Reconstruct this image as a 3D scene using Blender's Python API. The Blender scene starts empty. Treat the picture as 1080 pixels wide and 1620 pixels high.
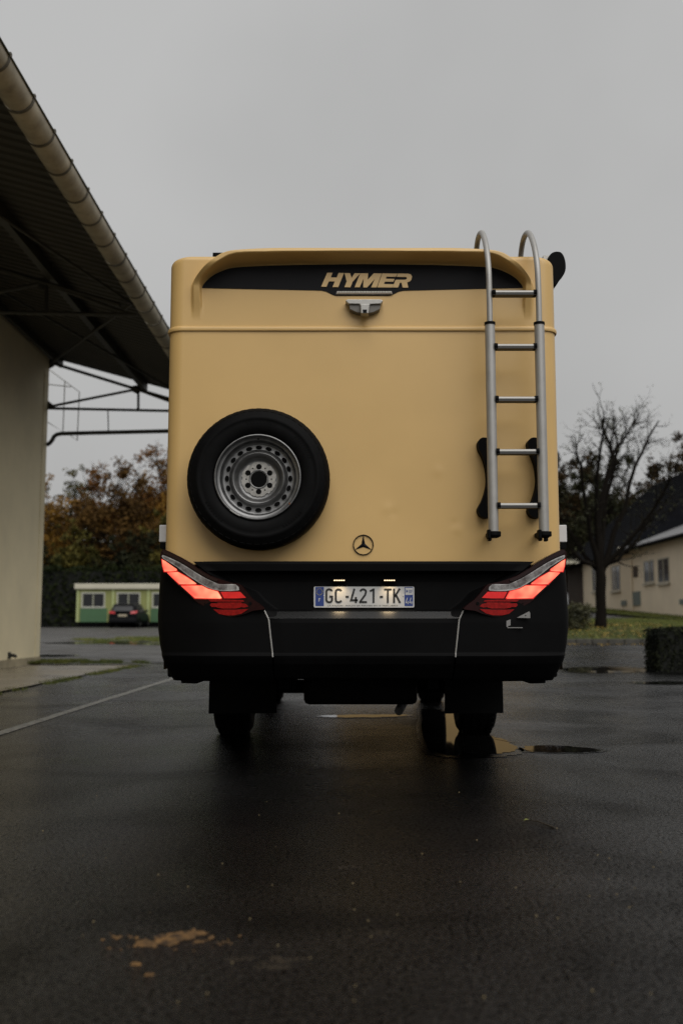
import bpy, math, random
import numpy as np
from mathutils import Vector, Matrix

random.seed(7)
rng = np.random.default_rng(11)
S = bpy.context.scene
COL = S.collection
PI = math.pi

# ------------------------------------------------------------------ camera, sky, sun, exposure
EYE = 0.79                       # camera height, metres
FPX = 1575.0                     # 35 mm lens on a 36 mm tall frame of 1620 pixels
TH = math.atan(179.0 / FPX)      # the camera looks up by about 6.5 degrees
cd = bpy.data.cameras.new('camera')
cam = bpy.data.objects.new('camera', cd)
COL.objects.link(cam)
cam.location = (0, 0, EYE)
cam.rotation_euler = (PI / 2 + TH, 0, 0)
cd.sensor_fit = 'VERTICAL'
cd.sensor_height = 36
cd.sensor_width = 24
cd.lens = 35
cd.clip_start = 0.05
cd.clip_end = 2000
cd.dof.use_dof = True
cd.dof.focus_distance = 5.35
cd.dof.aperture_fstop = 1.9
S.camera = cam

SUN_EL = 50
W = bpy.data.worlds.new('World')
S.world = W
W.use_nodes = True
nt = W.node_tree
nt.nodes.clear()
sky = nt.nodes.new('ShaderNodeTexSky')
sky.sky_type = 'NISHITA'
sky.sun_disc = False
sky.sun_elevation = math.radians(SUN_EL)
sky.sun_rotation = math.radians(180 - 22)
sky.dust_density = 6
sky.air_density = 2
hs = nt.nodes.new('ShaderNodeHueSaturation')
hs.inputs['Saturation'].default_value = 0.12
mx = nt.nodes.new('ShaderNodeMix')
mx.data_type = 'RGBA'
mx.inputs[0].default_value = 0.93          # thick even cloud over nearly all of the sky's own colour
mx.inputs[7].default_value = (3.22, 3.22, 3.20, 1)
bgn = nt.nodes.new('ShaderNodeBackground')
bgn.inputs['Strength'].default_value = 0.10
wo = nt.nodes.new('ShaderNodeOutputWorld')
nt.links.new(sky.outputs[0], hs.inputs['Color'])
nt.links.new(hs.outputs[0], mx.inputs[6])
tcw = nt.nodes.new('ShaderNodeTexCoord')
cl = nt.nodes.new('ShaderNodeTexNoise')            # faint cloud base structure
cl.inputs['Scale'].default_value = 2.1
cl.inputs['Detail'].default_value = 4
cl.inputs['Roughness'].default_value = .45
nt.links.new(tcw.outputs['Generated'], cl.inputs['Vector'])
cm_ = nt.nodes.new('ShaderNodeMapRange')
cm_.inputs['From Min'].default_value = .3
cm_.inputs['From Max'].default_value = .7
cm_.inputs['To Min'].default_value = .88
cm_.inputs['To Max'].default_value = 1.10
nt.links.new(cl.outputs[0], cm_.inputs['Value'])
vm = nt.nodes.new('ShaderNodeVectorMath')
vm.operation = 'SCALE'
nt.links.new(mx.outputs[2], vm.inputs[0])
nt.links.new(cm_.outputs[0], vm.inputs['Scale'])
nt.links.new(vm.outputs[0], bgn.inputs['Color'])
nt.links.new(bgn.outputs[0], wo.inputs['Surface'])

sd = bpy.data.lights.new('sun', 'SUN')
sun = bpy.data.objects.new('sun', sd)
COL.objects.link(sun)
sd.energy = 1.5
sd.angle = math.radians(62)
sd.color = (1.0, 0.975, 0.94)
sun.rotation_euler = (math.radians(90 - SUN_EL), 0, math.radians(22))

S.view_settings.view_transform = 'Standard'
S.view_settings.look = 'None'
S.view_settings.exposure = 0.5
S.view_settings.gamma = 1.0
S.view_settings.use_curve_mapping = False
S.cycles.use_denoising = True
S.cycles.denoising_prefilter = 'NONE'
S.cycles.use_adaptive_sampling = False
S.cycles.max_bounces = 8
S.cycles.sample_clamp_indirect = 4.0

# ------------------------------------------------------------------ helpers
CT, ST = math.cos(TH), math.sin(TH)


def at(px, py, Y):
    """World point at depth Y seen at photo pixel (px, py)."""
    u = (px - 540) / FPX
    v = (810 - py) / FPX
    dy = CT - v * ST
    dz = ST + v * CT
    return Vector((u / dy * Y, Y, EYE + dz / dy * Y))


def gr(px, py, z=0.0):
    u = (px - 540) / FPX
    v = (810 - py) / FPX
    dy = CT - v * ST
    dz = ST + v * CT
    t = (z - EYE) / dz
    return Vector((u * t, dy * t, z))


def zz(py, Y):
    return at(540, py, Y).z


def xx(px, py, Y):
    return at(px, py, Y).x


def sstep(a, b, x):
    t = np.clip((x - a) / (b - a), 0, 1)
    return t * t * (3 - 2 * t)


class MB:
    def __init__(s):
        s.v = []
        s.f = []

    def add(s, vs, fs):
        n = len(s.v)
        s.v.extend([tuple(p) for p in vs])
        s.f.extend([tuple(i + n for i in f) for f in fs])
        return s

    def box(s, x0, x1, y0, y1, z0, z1):
        vs = [(x, y, z) for z in (z0, z1) for y in (y0, y1) for x in (x0, x1)]
        return s.add(vs, [(0, 2, 3, 1), (4, 5, 7, 6), (0, 1, 5, 4), (2, 6, 7, 3), (0, 4, 6, 2), (1, 3, 7, 5)])

    def tube(s, pts, r, n=8, caps=True):
        pts = [Vector(p) for p in pts]
        m = len(pts)
        rs = r if isinstance(r, (list, tuple)) else [r] * m
        t0 = (pts[1] - pts[0]).normalized()
        a = Vector((0, 0, 1)) if abs(t0.z) < .9 else Vector((1, 0, 0))
        nx = t0.cross(a).normalized()
        vs = []
        for i in range(m):
            t = (pts[min(i + 1, m - 1)] - pts[max(i - 1, 0)])
            t = t.normalized() if t.length > 1e-9 else t0
            nx = (nx - t * nx.dot(t))
            nx = nx.normalized() if nx.length > 1e-6 else t.orthogonal().normalized()
            b = t.cross(nx)
            for k in range(n):
                an = 2 * PI * k / n
                vs.append(pts[i] + (nx * math.cos(an) + b * math.sin(an)) * rs[i])
        fs = []
        for i in range(m - 1):
            for k in range(n):
                k2 = (k + 1) % n
                fs.append((i * n + k, i * n + k2, (i + 1) * n + k2, (i + 1) * n + k))
        if caps:
            fs.append(tuple(range(n - 1, -1, -1)))
            fs.append(tuple((m - 1) * n + k for k in range(n)))
        return s.add(vs, fs)

    def prism(s, poly, off):
        """poly: list of 3D points (front), off: vector to the back face."""
        n = len(poly)
        off = Vector(off)
        vs = [Vector(p) for p in poly] + [Vector(p) + off for p in poly]
        fs = [tuple(range(n)), tuple(range(2 * n - 1, n - 1, -1))]
        for i in range(n):
            j = (i + 1) % n
            fs.append((i, n + i, n + j, j))
        return s.add(vs, fs)

    def lathe(s, prof, c, n=48, axis='y', closed=False):
        vs = []
        for (r, y) in prof:
            for k in range(n):
                a = 2 * PI * k / n
                if axis == 'y':
                    vs.append((c[0] + r * math.cos(a), c[1] + y, c[2] + r * math.sin(a)))
                elif axis == 'x':
                    vs.append((c[0] + y, c[1] + r * math.cos(a), c[2] + r * math.sin(a)))
                else:
                    vs.append((c[0] + r * math.cos(a), c[1] + r * math.sin(a), c[2] + y))
        fs = []
        m = len(prof)
        for i in range(m if closed else m - 1):
            i2 = (i + 1) % m
            for k in range(n):
                k2 = (k + 1) % n
                fs.append((i * n + k, i2 * n + k, i2 * n + k2, i * n + k2))
        return s.add(vs, fs)

    def disc(s, c, rx, rz, n=16, rot=0.0):
        vs = []
        for k in range(n):
            a = 2 * PI * k / n
            x, z = rx * math.cos(a), rz * math.sin(a)
            vs.append((c[0] + x * math.cos(rot) - z * math.sin(rot), c[1], c[2] + x * math.sin(rot) + z * math.cos(rot)))
        return s.add(vs, [tuple(range(n))])

    def grid(s, P):
        """P: array (a, b, 3)."""
        a, b = P.shape[:2]
        idx = np.arange(a * b).reshape(a, b)
        q = np.stack([idx[:-1, :-1], idx[:-1, 1:], idx[1:, 1:], idx[1:, :-1]], -1).reshape(-1, 4)
        return s.add(P.reshape(-1, 3).tolist(), q.tolist())

    def ribbon(s, pts, w, y, th, closed=False):
        """Flat stroke of width w along pts [(x, z)], front at depth y, thickness th (towards +Y)."""
        p = [np.array(q, float) for q in pts]
        n = len(p)
        L, R = [], []
        for i in range(n):
            if closed:
                a, b = p[(i - 1) % n], p[(i + 1) % n]
                d1, d2 = p[i] - a, b - p[i]
            else:
                d1 = p[i] - p[i - 1] if i > 0 else p[1] - p[0]
                d2 = p[i + 1] - p[i] if i < n - 1 else p[-1] - p[-2]
            d1 = d1 / (np.linalg.norm(d1) + 1e-9)
            d2 = d2 / (np.linalg.norm(d2) + 1e-9)
            t = d1 + d2
            t = t / (np.linalg.norm(t) + 1e-9)
            nn = np.array((-t[1], t[0]))
            c = max(0.45, nn.dot(np.array((-d1[1], d1[0]))))
            L.append(p[i] + nn * w / 2 / c)
            R.append(p[i] - nn * w / 2 / c)
        vs = []
        for q in L + R:
            vs.append((q[0], y, q[1]))
        for q in L + R:
            vs.append((q[0], y + th, q[1]))
        fs = []
        m = 2 * n
        for i in range(n if closed else n - 1):
            j = (i + 1) % n
            fs += [(i, j, n + j, n + i), (m + i, m + n + i, m + n + j, m + j), (i, m + i, m + j, j), (n + i, n + j, m + n + j, m + n + i)]
        return s.add(vs, fs)


WL = {}


def mk(name, mb, mat, parent=None, smooth=None, bevel=None, origin=None, recalc=False):
    me = bpy.data.meshes.new(name)
    v = np.array(mb.v, float)
    if origin is None:
        lo, hi = v.min(0), v.max(0)
        origin = np.array(((lo[0] + hi[0]) / 2, (lo[1] + hi[1]) / 2, lo[2]))
    else:
        origin = np.array(origin, float)
    me.from_pydata((v - origin).tolist(), [], mb.f)
    if recalc:
        import bmesh
        bm = bmesh.new()
        bm.from_mesh(me)
        bmesh.ops.recalc_face_normals(bm, faces=bm.faces)
        bm.to_mesh(me)
        bm.free()
    me.materials.append(mat)
    if smooth:
        me.shade_smooth()
        if smooth < 180:
            me.set_sharp_from_angle(angle=math.radians(smooth))
    o = bpy.data.objects.new(name, me)
    COL.objects.link(o)
    o.location = origin
    WL[o.name] = Vector(origin)
    if parent is not None:
        o.parent = parent
        o.matrix_parent_inverse = Matrix.Translation(-WL[parent.name])
    if bevel:
        b = o.modifiers.new('edge', 'BEVEL')
        b.width = bevel
        b.segments = 2
        b.limit_method = 'ANGLE'
        b.angle_limit = math.radians(40)
    return o


def dup(o, d, parent=None):
    """A copy of one object moved by d, sharing its mesh, under the given parent."""
    c = o.copy()
    COL.objects.link(c)
    d = Vector(d)
    c.location = o.location + d
    WL[c.name] = WL[o.name] + d
    if parent is not None:
        c.parent = parent
        c.matrix_parent_inverse = Matrix.Translation(-WL[parent.name])
    return c


def thing(name, loc, label, cat, group=None):
    o = bpy.data.objects.new(name, None)
    COL.objects.link(o)
    o.location = loc
    o.empty_display_size = .2
    WL[o.name] = Vector(loc)
    return tag(o, label, cat, group)


def tag(o, label, cat, group=None, kind=None):
    o['label'] = label
    o['category'] = cat
    if group:
        o['group'] = group
    if kind:
        o['kind'] = kind
    return o


def kind(o, k):
    o['kind'] = k
    return o


# ------------------------------------------------------------------ materials
MATS = {}


def mat(name, col, rough=.5, metal=0.0, var=0.0, vscale=4.0, bump=0.0, bscale=60.0, bdist=.002, rvar=0.0, spec=.5, col2=None, emit=None, estr=0.0, coat=0.0, detail=4):
    if name in MATS:
        return MATS[name]
    m = bpy.data.materials.new(name)
    m.use_nodes = True
    t = m.node_tree
    b = t.nodes['Principled BSDF']
    b.inputs['Base Color'].default_value = (*col, 1)
    b.inputs['Roughness'].default_value = rough
    b.inputs['Metallic'].default_value = metal
    b.inputs['Specular IOR Level'].default_value = spec
    b.inputs['Coat Weight'].default_value = coat
    g = t.nodes.new('ShaderNodeNewGeometry')
    if var or col2:
        n = t.nodes.new('ShaderNodeTexNoise')
        n.inputs['Scale'].default_value = vscale
        n.inputs['Detail'].default_value = detail
        n.inputs['Roughness'].default_value = .6
        t.links.new(g.outputs['Position'], n.inputs['Vector'])
        r = t.nodes.new('ShaderNodeValToRGB')
        r.color_ramp.elements[0].position = .33
        r.color_ramp.elements[1].position = .67
        if col2:
            a, c = col, col2
        else:
            a = tuple(max(0, x * (1 - var)) for x in col)
            c = tuple(min(1, x * (1 + var)) for x in col)
        r.color_ramp.elements[0].color = (*a, 1)
        r.color_ramp.elements[1].color = (*c, 1)
        t.links.new(n.outputs[0], r.inputs[0])
        t.links.new(r.outputs[0], b.inputs['Base Color'])
        if rvar:
            mr = t.nodes.new('ShaderNodeMapRange')
            mr.inputs['From Min'].default_value = .3
            mr.inputs['From Max'].default_value = .7
            mr.inputs['To Min'].default_value = rough - rvar
            mr.inputs['To Max'].default_value = rough + rvar
            t.links.new(n.outputs[0], mr.inputs['Value'])
            t.links.new(mr.outputs[0], b.inputs['Roughness'])
    if bump:
        n2 = t.nodes.new('ShaderNodeTexNoise')
        n2.inputs['Scale'].default_value = bscale
        n2.inputs['Detail'].default_value = 3
        t.links.new(g.outputs['Position'], n2.inputs['Vector'])
        bp = t.nodes.new('ShaderNodeBump')
        bp.inputs['Strength'].default_value = bump
        bp.inputs['Distance'].default_value = bdist
        t.links.new(n2.outputs[0], bp.inputs['Height'])
        t.links.new(bp.outputs[0], b.inputs['Normal'])
    if emit:
        b.inputs['Emission Color'].default_value = (*emit, 1)
        b.inputs['Emission Strength'].default_value = estr
    MATS[name] = m
    return m


M_PAINT = mat('tan_satin_paint', (.60, .393, .150), .38, var=.035, vscale=1.7, bump=.035, bscale=9, bdist=.01, rvar=.04)
M_BLACKPLASTIC = mat('black_plastic', (.003, .003, .0032), .6, var=.15, vscale=5, bump=.08, bscale=500, bdist=.0004, spec=.06)
M_BLACKGLOSS = mat('black_trim_film', (.007, .007, .0085), .5, var=.08, vscale=8, spec=.1)
M_RUBBER = mat('tyre_rubber', (.003, .003, .0032), .62, var=.2, vscale=20, bump=.1, bscale=200, bdist=.0006, spec=.08)
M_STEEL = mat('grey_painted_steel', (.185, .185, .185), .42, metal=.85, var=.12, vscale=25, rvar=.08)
M_STEELDARK = mat('dark_steel', (.14, .14, .14), .45, metal=.6, var=.15, vscale=30)  # plain darker steel for the road wheel rims and exhaust
M_RUNGSHADE = mat('dark_rung_underside', (.035, .034, .032), .6)  # shade of the rung undersides put into a dark colour
M_CAMDARK = mat('shaded_camera_wing', (.13, .12, .105), .5)  # silver wings coloured darker to paint the shade on their underside
M_ALU = mat('anodised_aluminium', (.36, .352, .335), .5, metal=.45, var=.06, vscale=12, rvar=.06)
M_GLOSSLEDGE = mat('glossy_black_ledge', (.003, .003, .003), .24, spec=.9)
M_HOLE = mat('dark_recess', (.004, .004, .004), .9, spec=.1)
M_SILVER = mat('silver_plastic', (.36, .35, .33), .42, metal=.5, var=.06, vscale=30)
M_LENSBASE = mat('dark_red_lens', (.014, .0016, .0016), .3, var=.2, vscale=30, spec=.2)
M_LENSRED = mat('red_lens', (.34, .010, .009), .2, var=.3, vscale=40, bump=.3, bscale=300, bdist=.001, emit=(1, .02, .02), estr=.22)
M_PLATEW = mat('plate_white', (.50, .50, .495), .35, var=.04, vscale=200)
M_PLATEB = mat('plate_blue', (.02, .045, .20), .35)
M_PLATEK = mat('plate_black', (.012, .012, .012), .45)
M_WHITEPLASTIC = mat('white_plastic', (.55, .55, .55), .4, var=.04, vscale=20)


def emitter(name, col, strength, hot=None):
    m = bpy.data.materials.new(name)
    m.use_nodes = True
    t = m.node_tree
    b = t.nodes['Principled BSDF']
    b.inputs['Base Color'].default_value = (*[c * .3 for c in col], 1)
    b.inputs['Roughness'].default_value = .25
    b.inputs['Emission Strength'].default_value = strength
    b.inputs['Emission Color'].default_value = (*col, 1)
    if hot:
        tc = t.nodes.new('ShaderNodeTexCoord')
        n = t.nodes.new('ShaderNodeTexNoise')
        n.inputs['Scale'].default_value = 13
        n.inputs['Detail'].default_value = 1
        t.links.new(tc.outputs['Object'], n.inputs['Vector'])
        r = t.nodes.new('ShaderNodeValToRGB')
        r.color_ramp.elements[0].position = .35
        r.color_ramp.elements[1].position = .7
        r.color_ramp.elements[0].color = (*col, 1)
        r.color_ramp.elements[1].color = (*hot, 1)
        t.links.new(n.outputs[0], r.inputs[0])
        t.links.new(r.outputs[0], b.inputs['Emission Color'])
    MATS[name] = m
    return m


M_LIT = emitter('lit_tail_lens', (1.0, .085, .055), 1.0, hot=(1.0, .36, .20))
M_LED = emitter('warm_led', (1.0, .72, .42), 1.6)

# wet asphalt: aggregate grain, worn patches and a film of water of uneven thickness
def wet_ground(name, dark, light, r0, r1, grain=140, gstr=.5, big=.35, spec=.5):
    m = bpy.data.materials.new(name)
    m.use_nodes = True
    t = m.node_tree
    b = t.nodes['Principled BSDF']
    b.inputs['Specular IOR Level'].default_value = spec
    g = t.nodes.new('ShaderNodeNewGeometry')
    nb = t.nodes.new('ShaderNodeTexNoise')
    nb.inputs['Scale'].default_value = big
    nb.inputs['Detail'].default_value = 7
    nb.inputs['Roughness'].default_value = .62
    t.links.new(g.outputs['Position'], nb.inputs['Vector'])
    ng = t.nodes.new('ShaderNodeTexNoise')
    ng.inputs['Scale'].default_value = grain
    ng.inputs['Detail'].default_value = 4
    ng.inputs['Roughness'].default_value = .7
    t.links.new(g.outputs['Position'], ng.inputs['Vector'])
    mid = t.nodes.new('ShaderNodeTexNoise')
    mid.inputs['Scale'].default_value = 11
    mid.inputs['Detail'].default_value = 5
    t.links.new(g.outputs['Position'], mid.inputs['Vector'])
    mixv = t.nodes.new('ShaderNodeMath')
    mixv.operation = 'MULTIPLY_ADD'
    mixv.inputs[1].default_value = .55
    t.links.new(ng.outputs[0], mixv.inputs[0])
    sc = t.nodes.new('ShaderNodeMath')
    sc.operation = 'MULTIPLY'
    sc.inputs[1].default_value = .45
    t.links.new(nb.outputs[0], sc.inputs[0])
    t.links.new(sc.outputs[0], mixv.inputs[2])
    r = t.nodes.new('ShaderNodeValToRGB')
    r.color_ramp.elements[0].position = .36
    r.color_ramp.elements[1].position = .66
    r.color_ramp.elements[0].color = (*dark, 1)
    r.color_ramp.elements[1].color = (*light, 1)
    t.links.new(mixv.outputs[0], r.inputs[0])
    t.links.new(r.outputs[0], b.inputs['Base Color'])
    mr = t.nodes.new('ShaderNodeMapRange')
    mr.inputs['From Min'].default_value = .36
    mr.inputs['From Max'].default_value = .64
    mr.inputs['To Min'].default_value = r0
    mr.inputs['To Max'].default_value = r1
    t.links.new(nb.outputs[0], mr.inputs['Value'])
    gsp = t.nodes.new('ShaderNodeMapRange')
    gsp.inputs['From Min'].default_value = .42
    gsp.inputs['From Max'].default_value = .62
    gsp.inputs['To Min'].default_value = spec * .06
    gsp.inputs['To Max'].default_value = spec * 2.4
    t.links.new(ng.outputs[0], gsp.inputs['Value'])
    pat = t.nodes.new('ShaderNodeTexNoise')          # wetter and drier areas a metre or so across
    pat.inputs['Scale'].default_value = .85
    pat.inputs['Detail'].default_value = 5
    pat.inputs['Roughness'].default_value = .6
    pat.inputs['Distortion'].default_value = .6
    t.links.new(g.outputs['Position'], pat.inputs['Vector'])
    pm = t.nodes.new('ShaderNodeMapRange')
    pm.inputs['From Min'].default_value = .38
    pm.inputs['From Max'].default_value = .62
    pm.inputs['To Min'].default_value = .35
    pm.inputs['To Max'].default_value = 1.75
    t.links.new(pat.outputs[0], pm.inputs['Value'])
    sm = t.nodes.new('ShaderNodeMath')
    sm.operation = 'MULTIPLY'
    t.links.new(gsp.outputs[0], sm.inputs[0])
    t.links.new(pm.outputs[0], sm.inputs[1])
    t.links.new(sm.outputs[0], b.inputs['Specular IOR Level'])
    t.links.new(mr.outputs[0], b.inputs['Roughness'])
    h = t.nodes.new('ShaderNodeMath')
    h.operation = 'MULTIPLY_ADD'
    h.inputs[1].default_value = .6
    t.links.new(mid.outputs[0], h.inputs[0])
    t.links.new(ng.outputs[0], h.inputs[2])
    bp = t.nodes.new('ShaderNodeBump')
    bp.inputs['Strength'].default_value = gstr
    bp.inputs['Distance'].default_value = .010
    t.links.new(h.outputs[0], bp.inputs['Height'])
    t.links.new(bp.outputs[0], b.inputs['Normal'])
    MATS[name] = m
    return m


M_ASPHALT = wet_ground('wet_asphalt', (.0002, .0002, .0002), (.0065, .0064, .0062), .14, .34, grain=72, gstr=.58, spec=.25)
M_LOT = wet_ground('old_lot_asphalt', (.022, .021, .019), (.075, .07, .062), .32, .6, grain=60, big=.5)
M_CONCRETE = wet_ground('wet_concrete', (.10, .083, .058), (.38, .33, .25), .18, .5, grain=70, gstr=.3, big=.8)
M_KERB = mat('kerb_concrete', (.045, .042, .034), .7, var=.3, vscale=6, bump=.3, bscale=60)
M_PATH = wet_ground('path_asphalt', (.018, .018, .018), (.04, .04, .039), .3, .5, grain=90, big=.6)
M_WATER = mat('puddle_water', (.006, .006, .006), .03, bump=.04, bscale=5, bdist=.002, spec=.5)
M_DAMP = wet_ground('damp_asphalt', (.0006, .0006, .0006), (.008, .0078, .007), .06, .16, grain=105, gstr=.2, spec=.10)
M_LINE = mat('worn_line_paint', (.012, .012, .011), .5, col2=(.36, .35, .31), vscale=17, bump=.4, bscale=120, bdist=.004, detail=8)

# ------------------------------------------------------------------ terrain and paving
YL = [-500, 20, 60, 72, 110, 160, 700]
ZL = [0, 0, .62, .7, 3.6, 9.5, 22]
YR = [-500, 17, 25, 28, 39, 47, 56, 72, 110, 160, 700]
ZR = [0, 0, .33, .62, 1.02, 1.36, 1.72, 2.2, 4.0, 9.5, 22]


def Hn(X, Y):
    w = sstep(0.0, 3.0, np.asarray(X, float))
    return np.interp(Y, YL, ZL) * (1 - w) + np.interp(Y, YR, ZR) * w


def H(x, y):
    return float(Hn(x, y))


xs = np.array(sorted(set([-700, -450, -300, -200, -140, -100, -80, -60, -50] + list(range(-40, 41)) + [50, 60, 80, 100, 140, 200, 300, 450, 700] + [.25, .5, .75, 1.5, 2.25, 2.5, 2.75])), float)
ys = np.array(sorted(set([-300, -150, -80, -40, -20] + list(range(-10, 121)) + list(range(125, 201, 5)) + [250, 320, 420, 550, 700])), float)
GX, GY = np.meshgrid(xs, ys, indexing='ij')
P = np.stack([GX, GY, Hn(GX, GY)], -1)
P = P[:, ::1]
kind(mk('asphalt_ground', MB().grid(P.transpose(1, 0, 2)), M_ASPHALT, origin=(0, 0, 0), smooth=180), 'structure')


def drape(name, mt, rows, off, nx=14, jit=0.0, seed=1, dy=.5):
    """Sheet laid on the terrain: rows = [(Y, x_left, x_right)] interpolated every dy."""
    r = np.random.default_rng(seed)
    Y0, Y1 = rows[0][0], rows[-1][0]
    n = max(2, int(round((Y1 - Y0) / dy)) + 1)
    yy = np.linspace(Y0, Y1, n)
    a = np.interp(yy, [q[0] for q in rows], [q[1] for q in rows])
    b = np.interp(yy, [q[0] for q in rows], [q[2] for q in rows])
    a = a + r.uniform(-jit, jit, n)
    b = b + r.uniform(-jit, jit, n)
    s = np.linspace(0, 1, nx)
    X = a[:, None] * (1 - s) + b[:, None] * s
    Yg = np.repeat(yy[:, None], nx, 1)
    Pz = np.stack([X, Yg, Hn(X, Yg) + off], -1)
    return mk(name, MB().grid(Pz), mt, origin=(0, 0, 0), smooth=180)


# left: concrete apron along the hall, older lot beyond
kind(drape('concrete_apron', M_CONCRETE, [(-6, -6.3, -3.95), (10, -6.3, -3.97), (19.5, -6.3, -4.05)], .02, jit=.03), 'structure')
kind(drape('old_lot', M_LOT, [(21, -13, -3.0), (24, -16, -1.2), (30, -20, -.5), (45, -34, -.5), (63, -40, -.5)], .006, jit=.25, nx=30), 'structure')
kind(drape('parking_line', M_LINE, [(2.0, -2.55, -2.455), (20.5, -2.55, -2.455)], .004, nx=3, jit=.006), 'structure')

# right: kerb, lawn, path, verge
kb = MB()
xk = np.linspace(4.2, 8.6, 12)
for i in range(11):
    z = H(5, 25)
    kb.box(xk[i] + .006, xk[i + 1] - .006, 24.86, 25.0, z - .05, z + .12 + random.uniform(-.004, .004))
kind(mk('kerb', kb, M_KERB, bevel=.012), 'structure')
M_LAWN = mat('lawn_soil_grass', (.022, .032, .008), .9, col2=(.055, .062, .014), vscale=3, bump=.6, bscale=50, bdist=.02)
M_GRASS = mat('grass_blades', (.045, .07, .010), .7, col2=(.15, .155, .022), vscale=1.3)
kind(drape('lawn', M_LAWN, [(25, 4.2, 8.6), (28, 4.4, 10.5), (33, 5.0, 11.5), (36, 5.3, 11.0)], .10, nx=18, jit=.05), 'structure')
kind(drape('asphalt_path', M_PATH, [(26, 8.9, 12.2), (30, 10.6, 13.0), (36, 10.9, 12.2), (44, 9, 11.4), (54, 6, 11.6)], .02, nx=14, jit=.05), 'structure')
kind(drape('verge_by_building', M_LAWN, [(33, 12.3, 13.28), (40, 11.9, 13.28), (48, 11.5, 13.28), (56, 11.7, 13.28)], .08, nx=8, jit=.05), 'structure')
kind(drape('grass_strip_by_wall', M_LAWN, [(19.7, -6.4, -3.75), (20.1, -6.6, -4.0), (20.4, -6.6, -5.0)], .05, nx=12, jit=.1, dy=.2), 'structure')
kind(drape('grass_island', M_LAWN, [(34, -8.0, -4.2), (35.5, -9.0, -3.4), (37, -8.2, -3.6)], .03, nx=12, jit=.35), 'structure')


def blades(name, n, region, h, w, mt, zoff=0.0, seed=3):
    r = np.random.default_rng(seed)
    x0, x1, y0, y1, ok = region
    X = r.uniform(x0, x1, n * 2)
    Y = r.uniform(y0, y1, n * 2)
    k = ok(X, Y)
    X, Y = X[k][:n], Y[k][:n]
    n = len(X)
    Z = Hn(X, Y) + zoff
    a = r.uniform(0, 2 * PI, n)
    hh = h * r.uniform(.45, 1.15, n)
    tip = np.stack([X + np.cos(a * 3.1) * hh * .5, Y + np.sin(a * 3.1) * hh * .5, Z + hh], -1)
    dx, dy = np.cos(a) * w / 2, np.sin(a) * w / 2
    v = np.stack([np.stack([X - dx, Y - dy, Z], -1), np.stack([X + dx, Y + dy, Z], -1), tip], 1).reshape(-1, 3)
    f = np.arange(n * 3).reshape(-1, 3)
    mb = MB()
    mb.v = v.tolist()
    mb.f = f.tolist()
    o = mk(name, mb, mt, origin=(0, 0, 0))
    return o


g1 = blades('lawn_grass', 26000, (4.2, 11.5, 25.05, 36, lambda X, Y: (X > np.interp(Y, [25, 28, 33, 36], [4.25, 4.45, 5, 5.3])) & (X < np.interp(Y, [25, 28, 33, 36], [8.6, 10.5, 11.5, 11]))), .075, .014, M_GRASS, .10, 3)
tag(g1, 'mown green grass on the lawn round the bare tree', 'grass', kind='stuff')
g2 = blades('verge_grass', 12000, (11.6, 13.25, 33, 56, lambda X, Y: X > np.interp(Y, [33, 40, 48, 56], [12.35, 11.95, 11.55, 11.75])), .1, .02, M_GRASS, .08, 4)
tag(g2, 'green grass verge at the foot of the cream building', 'grass', kind='stuff')
g3 = blades('edge_grass', 5000, (-6.6, -3.6, 19.5, 20.7, lambda X, Y: (X < np.interp(Y, [19.6, 20.1, 20.6], [-3.7, -4.0, -5.0])) & (np.sin(X * 5.1) + np.sin(X * 11.7 + Y * 4) > -.5 - (X < -5.3) * 1.5)), .065, .014, M_GRASS, .05, 5)
tag(g3, 'tufted grass strip at the end of the concrete apron', 'grass', kind='stuff')
g4 = blades('apron_edge_grass', 2600, (-4.12, -3.86, 9.0, 19.6, lambda X, Y: (np.sin(Y * 2.3) + np.sin(Y * 5.1 + 1) * .7 + (Y - 13) * .22) > .25), .045, .009, M_GRASS, .0, 6)
tag(g4, 'thin moss and grass along the edge of the concrete apron', 'grass', kind='stuff')
g5 = blades('island_grass', 9000, (-9.6, -3.2, 33, 38, lambda X, Y: (X > np.interp(Y, [33, 35.5, 38], [-8, -9.6, -8])) & (np.sin(X * 2.3 + Y) + np.sin(X * 5.7 - Y * 3.1) + np.sin(Y * 2.9) > .3)), .09, .02, M_GRASS, .03, 8)
tag(g5, 'low patch of grass in the old parking lot', 'grass', kind='stuff')


def scatter_leaves(name, pts, size, mt, seed=5, tilt=.5):
    r = np.random.default_rng(seed)
    n = len(pts)
    a = r.uniform(0, 2 * PI, n)
    s = size * r.uniform(.5, 1.2, n)
    t = r.uniform(-tilt, tilt, n)
    ex = np.stack([np.cos(a), np.sin(a), np.zeros(n)], -1) * s[:, None]
    ey = np.stack([-np.sin(a) * np.cos(t), np.cos(a) * np.cos(t), np.sin(t)], -1) * s[:, None] * .7
    p = np.asarray(pts)
    v = np.stack([p - ex * .6, p - ey * .5 + ex * .1, p + ex * .6, p + ey * .5 + ex * .1], 1).reshape(-1, 3)
    mb = MB()
    mb.v = v.tolist()
    mb.f = np.arange(n * 4).reshape(-1, 4).tolist()
    return mk(name, mb, mt, origin=(0, 0, 0))


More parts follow.
